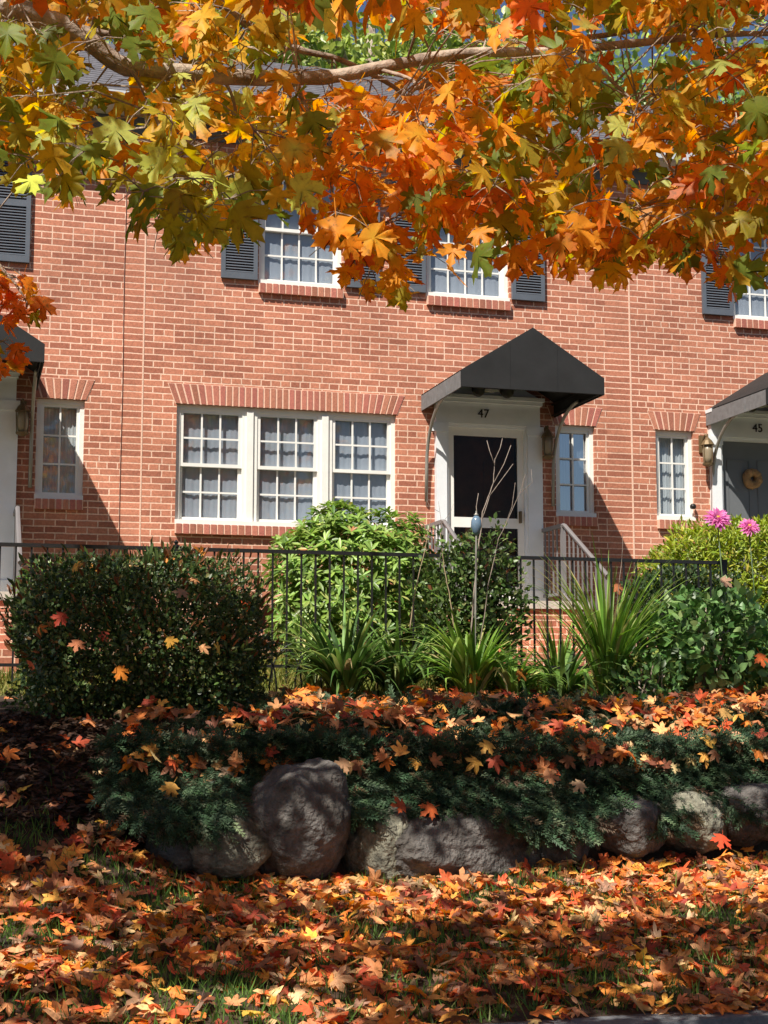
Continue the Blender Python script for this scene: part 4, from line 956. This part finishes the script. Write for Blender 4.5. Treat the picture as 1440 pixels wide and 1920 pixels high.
# leaves resting on the hedge and among its twigs
P, O = shell(34, HC, np.array(HHALF)*1.0, 4.2, 3, .06, .2, -.3)
P4 = (P, frames(rnd(34)+np.array((0, 0, -.4)), O+rnd(34)*.4), rng.uniform(.07, .11, 34), 34)
pp = np.concatenate([q[0] for q in (P1, P2, P3, P4)]); ff = np.concatenate([q[1] for q in (P1, P2, P3, P4)]); ss = np.concatenate([q[2] for q in (P1, P2, P3, P4)]); n = len(pp)
ci = pick(FALL, n); co2 = ci*rng.uniform(.6, 1.15, (n, 1)); T = LIT_V[rng.integers(0, len(LIT_V), n)]
rr = np.clip(np.hypot(LO_V[:, 0], LO_V[:, 1]-.33)/.6, 0, 1)
cc = ci[:, None, :]*(1-rr[None, :, None])+co2[:, None, :]*rr[None, :, None]
tag(cloud('fallen_leaves', T, LO_F, pp, ff, ss, cc, M['litter'], smooth=False), 'carpet of fallen maple leaves over lawn and bed', 'leaf litter', kind='stuff')
# single leaves that catch the eye
def lone(px, py, Y, size, col, label, facing=(0, -.8, .6), tipd=None, edge=None):
    c = at_y(px, py, Y); V_ = curl(MAP_V, random.uniform(0, .3), random.uniform(.1, .4), random.uniform(-.3, .3), .03)
    t = np.array(tipd if tipd else (random.uniform(-1, 1), -.2, random.uniform(-1, .2)), float)
    rr_ = np.clip(np.hypot(MAP_V[:, 0], MAP_V[:, 1]-.33)/.55, 0, 1); e = np.array(edge or np.array(col)*.75)
    cc_ = (np.array(col)[None]*(1-rr_[:, None])+e[None]*rr_[:, None])[None]
    o = cloud('maple_leaf', V_, MAP_F, np.zeros((1, 3)), frames(t[None], np.array(facing, float)[None]), [size], cc_, M['litter'], None, (0, 0, 0))
    o.location = c
    return tag(o, label, 'leaf', 'single leaves lying on plants and stones')
hy = 10.17
for a in ((220, 1250, hy, .12, (.75, .25, .03), 'bright orange maple leaf caught on the sunlit lower front of the hedge'),
          (120, 1150, hy, .11, (.45, .05, .02), 'dark red maple leaf caught on the upper left of the hedge front'),
          (147, 1200, hy, .11, (.5, .18, .08), 'dull rust maple leaf on the hedge front, just below the dark red one'),
          (345, 1106, hy+.02, .11, (.4, .24, .15), 'dry tan maple leaf standing out near the top of the hedge front'),
          (135, 1065, hy+.05, .10, (.55, .28, .04), 'gold brown maple leaf on the top left shoulder of the hedge'),
          (412, 1222, hy, .10, (.75, .5, .1), 'yellow maple leaf on the hedge front right of the orange one'),
          (315, 1195, hy, .10, (.6, .32, .05), 'amber maple leaf in the middle of the hedge front'),
          (325, 1468, 8.9, .11, (.72, .38, .08), 'golden maple leaf on the dark juniper left of the big boulder'),
          (1092, 1466, 8.85, .10, (.62, .42, .25), 'pale tan maple leaf on the juniper above the dark shaded boulder'),
          (760, 1512, 8.78, .11, (.5, .1, .03), 'deep red maple leaf hanging on the front of the long boulder, left of its twin'),
          (815, 1512, 8.78, .12, (.58, .12, .03), 'deep red maple leaf hanging on the front of the long boulder, right of its twin'),
          (1355, 1565, 8.75, .13, (.75, .1, .04), 'vivid scarlet maple leaf in front of the last boulder at right'),
          (920, 1392, 9.08, .11, (.65, .36, .08), 'ochre maple leaf on the bed behind the long boulder'),
          (808, 1362, 9.3, .14, (.55, .09, .03), 'large crimson maple leaf on the bed below the bright daylily'),
          (1030, 1312, 10.1, .12, (.75, .2, .03), 'orange maple leaf lying at the top of the bed under the flat low daylily'),
          (1360, 1328, 9.9, .13, (.6, .36, .12), 'tan gold maple leaf standing on its stem below the broad-leaved plant'),
          (1425, 1225, 11.0, .13, (.6, .13, .03), 'red orange maple leaf on the broad-leaved plant at the right edge'),
          (1352, 1085, 11.2, .12, (.5, .3, .2), 'dry pinkish brown maple leaf on top of the broad-leaved plant, below the fence end post'),
          (1155, 1095, 11.6, .10, (.6, .22, .1), 'small rusty maple leaf on the tip of the tallest daylily'),
          (885, 1262, 11.3, .11, (.72, .25, .04), 'orange maple leaf fallen into the heart of the bright daylily'),
          (972, 1256, 11.2, .11, (.5, .18, .03), 'brown orange maple leaf on the right side of the bright daylily'),
          (1020, 1450, 8.95, .12, (.55, .25, .12), 'curled copper maple leaf on the juniper right of the long boulder'),
          (650, 1425, 9.0, .11, (.45, .25, .13), 'dull brown maple leaf on the juniper right above the big boulder'),
          (1120, 1410, 9.15, .12, (.6, .2, .14), 'salmon pink maple leaf at the edge of the sunlit juniper')):
    lone(*a)
# grass: tufts in the gaps between the leaves, and the rougher grass behind the fence
def tufts(n, xr, yr, keep, h, pal):
    X = rng.uniform(*xr, n); Y = rng.uniform(*yr, n); k = keep(X, Y); X, Y = X[k], Y[k]; n = len(X)
    t = np.stack([rng.normal(0, .45, n), rng.normal(0, .45, n), np.ones(n)], 1); nn = rnd(n)+np.array((0, -.6, 0))
    return np.stack([X, Y, zt(X, Y)-.005], 1), frames(t, nn), h*rng.uniform(.5, 1.3, n), pick(pal, n)
def gk(X, Y):
    bare = wob(X, Y, 3.1, 1.0)+wob(X, Y, 7, 2)*.5
    return (rng.random(len(X)) < np.where(bare > .55, 1, .42)*np.where(Y < 7.2, 1.3, .8)) & ~((X > .9) & (Y > 8.9)) & ~((X < .9) & (Y > 9.1) & (rng.random(len(X)) < .85))
GB_V = np.array([(-.045, 0, 0), (.045, 0, 0), (.03, .55, .03), (-.03, .55, .03), (0, 1, .2)]); GB_F = [(0, 1, 2, 3), (3, 2, 4)]
a = tufts(52000, (-1.5, 6.6), (6.39, 9.8), gk, .085, [(.09, .18, .035, 4), (.15, .26, .05, 3), (.06, .12, .03, 3), (.25, .26, .09, .6)])
b = tufts(26000, (-1.5, 8.5), (11.9, 15.2), lambda X, Y: rng.random(len(X)) < .9, .13, [(.22, .24, .05, 4), (.3, .28, .08, 3), (.14, .19, .04, 2), (.38, .32, .12, 1)])
q = [np.concatenate(z) for z in zip(a, b)]
tag(cloud('grass', GB_V, GB_F, *q, M['grass']), 'grass blades between the fallen leaves and before the house', 'grass', kind='stuff')
# bark mulch below the hedge
n = 9000; X = rng.uniform(-.3, 1.5, n); Y = rng.uniform(8.9, 10.6, n); k = (Y-8.9 > (0.75-X)*.5) | (rng.random(n) < .1); X, Y = X[k], Y[k]; n = len(X)
az = rng.uniform(0, 6.28, n); CH = np.array([(-.22, 0, 0), (.22, .1, 0), (.16, 1, .05), (-.2, .9, .03)])
tag(cloud('bark_mulch', CH, [(0, 1, 2, 3)], np.stack([X, Y, zt(X, Y)+rng.uniform(.002, .03, n)], 1), frames(np.stack([np.cos(az), np.sin(az), rng.normal(0, .3, n)], 1), rnd(n)*.5+np.array((0, -.3, 1))),
    .05*rng.uniform(.5, 1.4, n), pick([(.06, .035, .025, 4), (.04, .025, .02, 4), (.11, .065, .045, 1)], n), M['litter'], smooth=False), 'dark bark mulch on the bank below the hedge', 'mulch', kind='stuff')

# ---------------------------------------------------------------- trees behind the row of houses
rng = np.random.default_rng(77); random.seed(77)
def back_tree(px, Y, top, rad_, pal, label, seed, n=9000, size=.2):
    X = at_y(px, 300, Y)[0]; org = (X, Y, 2.0); H = thing('deciduous_tree', org, label, 'tree', 'tall green trees behind the houses')
    limb_ = MB().tube([(X, Y, 1.6), (X+.2, Y, 5), (X-.1, Y+.1, 9), (X+.1, Y, top-2)], [.35, .3, .2, .06], 10)
    limb_.build('trunk', M['bark'], H, org, True)
    ncl = 46; d = rng.normal(size=(ncl, 3)); d /= np.linalg.norm(d, axis=1, keepdims=True)
    cc_ = d*rng.uniform(.45, 1, (ncl, 1))*np.array((rad_, rad_, (top-5)/2))+np.array((X, Y, 5+(top-5)/2))
    br = MB()
    for q in cc_[::2]: br.tube([(X, Y, max(4, q[2]-2.5)), (np.array((X, Y, q[2]-1.2))+q)/2, q], [.1, .06, .02], 6)
    br.build('branches', M['bark'], H, org, True)
    w_ = rng.integers(0, ncl, n); P = cc_[w_]+rng.normal(size=(n, 3))*np.array((.62, .62, .45))*rad_*.3
    cloud('crown', OV_V, OV_F, P, frames(rnd(n)+np.array((0, 0, -.4)), rnd(n)+np.array((0, -.2, .7))), size*rng.uniform(.6, 1.3, n), pick(pal, n), M['foliage'], H, org)
G1 = [(.28, .36, .07, 4), (.38, .46, .10, 3), (.16, .22, .05, 3), (.5, .52, .16, 1)]
G2 = [(.20, .29, .08, 4), (.27, .37, .11, 3), (.10, .16, .05, 3)]
G3 = [(.34, .38, .07, 4), (.42, .45, .09, 2), (.2, .25, .06, 3)]
back_tree(60, 27, 15.5, 3.2, G2, 'dark green tree behind the roof at the far left of the row', 1)
back_tree(380, 30, 18.5, 3.4, G3, 'yellowish green tree behind the roof, left of the middle', 2)
back_tree(690, 26, 17.0, 3.0, G1, 'bright green tree behind the roof in the middle gap of the maple leaves', 3, 12000)
back_tree(545, 28, 16.5, 2.8, G1, 'rounded green tree just left of the middle gap of the maple leaves', 7)
back_tree(850, 27, 16.0, 2.8, G3, 'lower yellow-green tree just right of the middle gap of the maple leaves', 8)
back_tree(980, 31, 19.0, 3.5, G3, 'tall yellow-green tree right of the middle behind the roof', 4)
back_tree(1190, 25, 14.5, 2.4, G2, 'bluish green tree showing through the right gap of the maple leaves', 5, 11000)
back_tree(1420, 28, 17.5, 3.4, G1, 'green tree behind the roof of number 45 at the right', 6)

# small black bell beside the small window of number 45
kx, _, kz = at_y(1298, 950, YW-.02)
MB().lathe([(.02, -.03), (.034, -.02), (.036, .01), (.02, .03)], (kx, YW-.04, kz), 12).box(kx-.012, kx+.012, YW-.04, YW-.002, kz-.012, kz+.012).build('door_bell', M['black'], HR, orr, True)
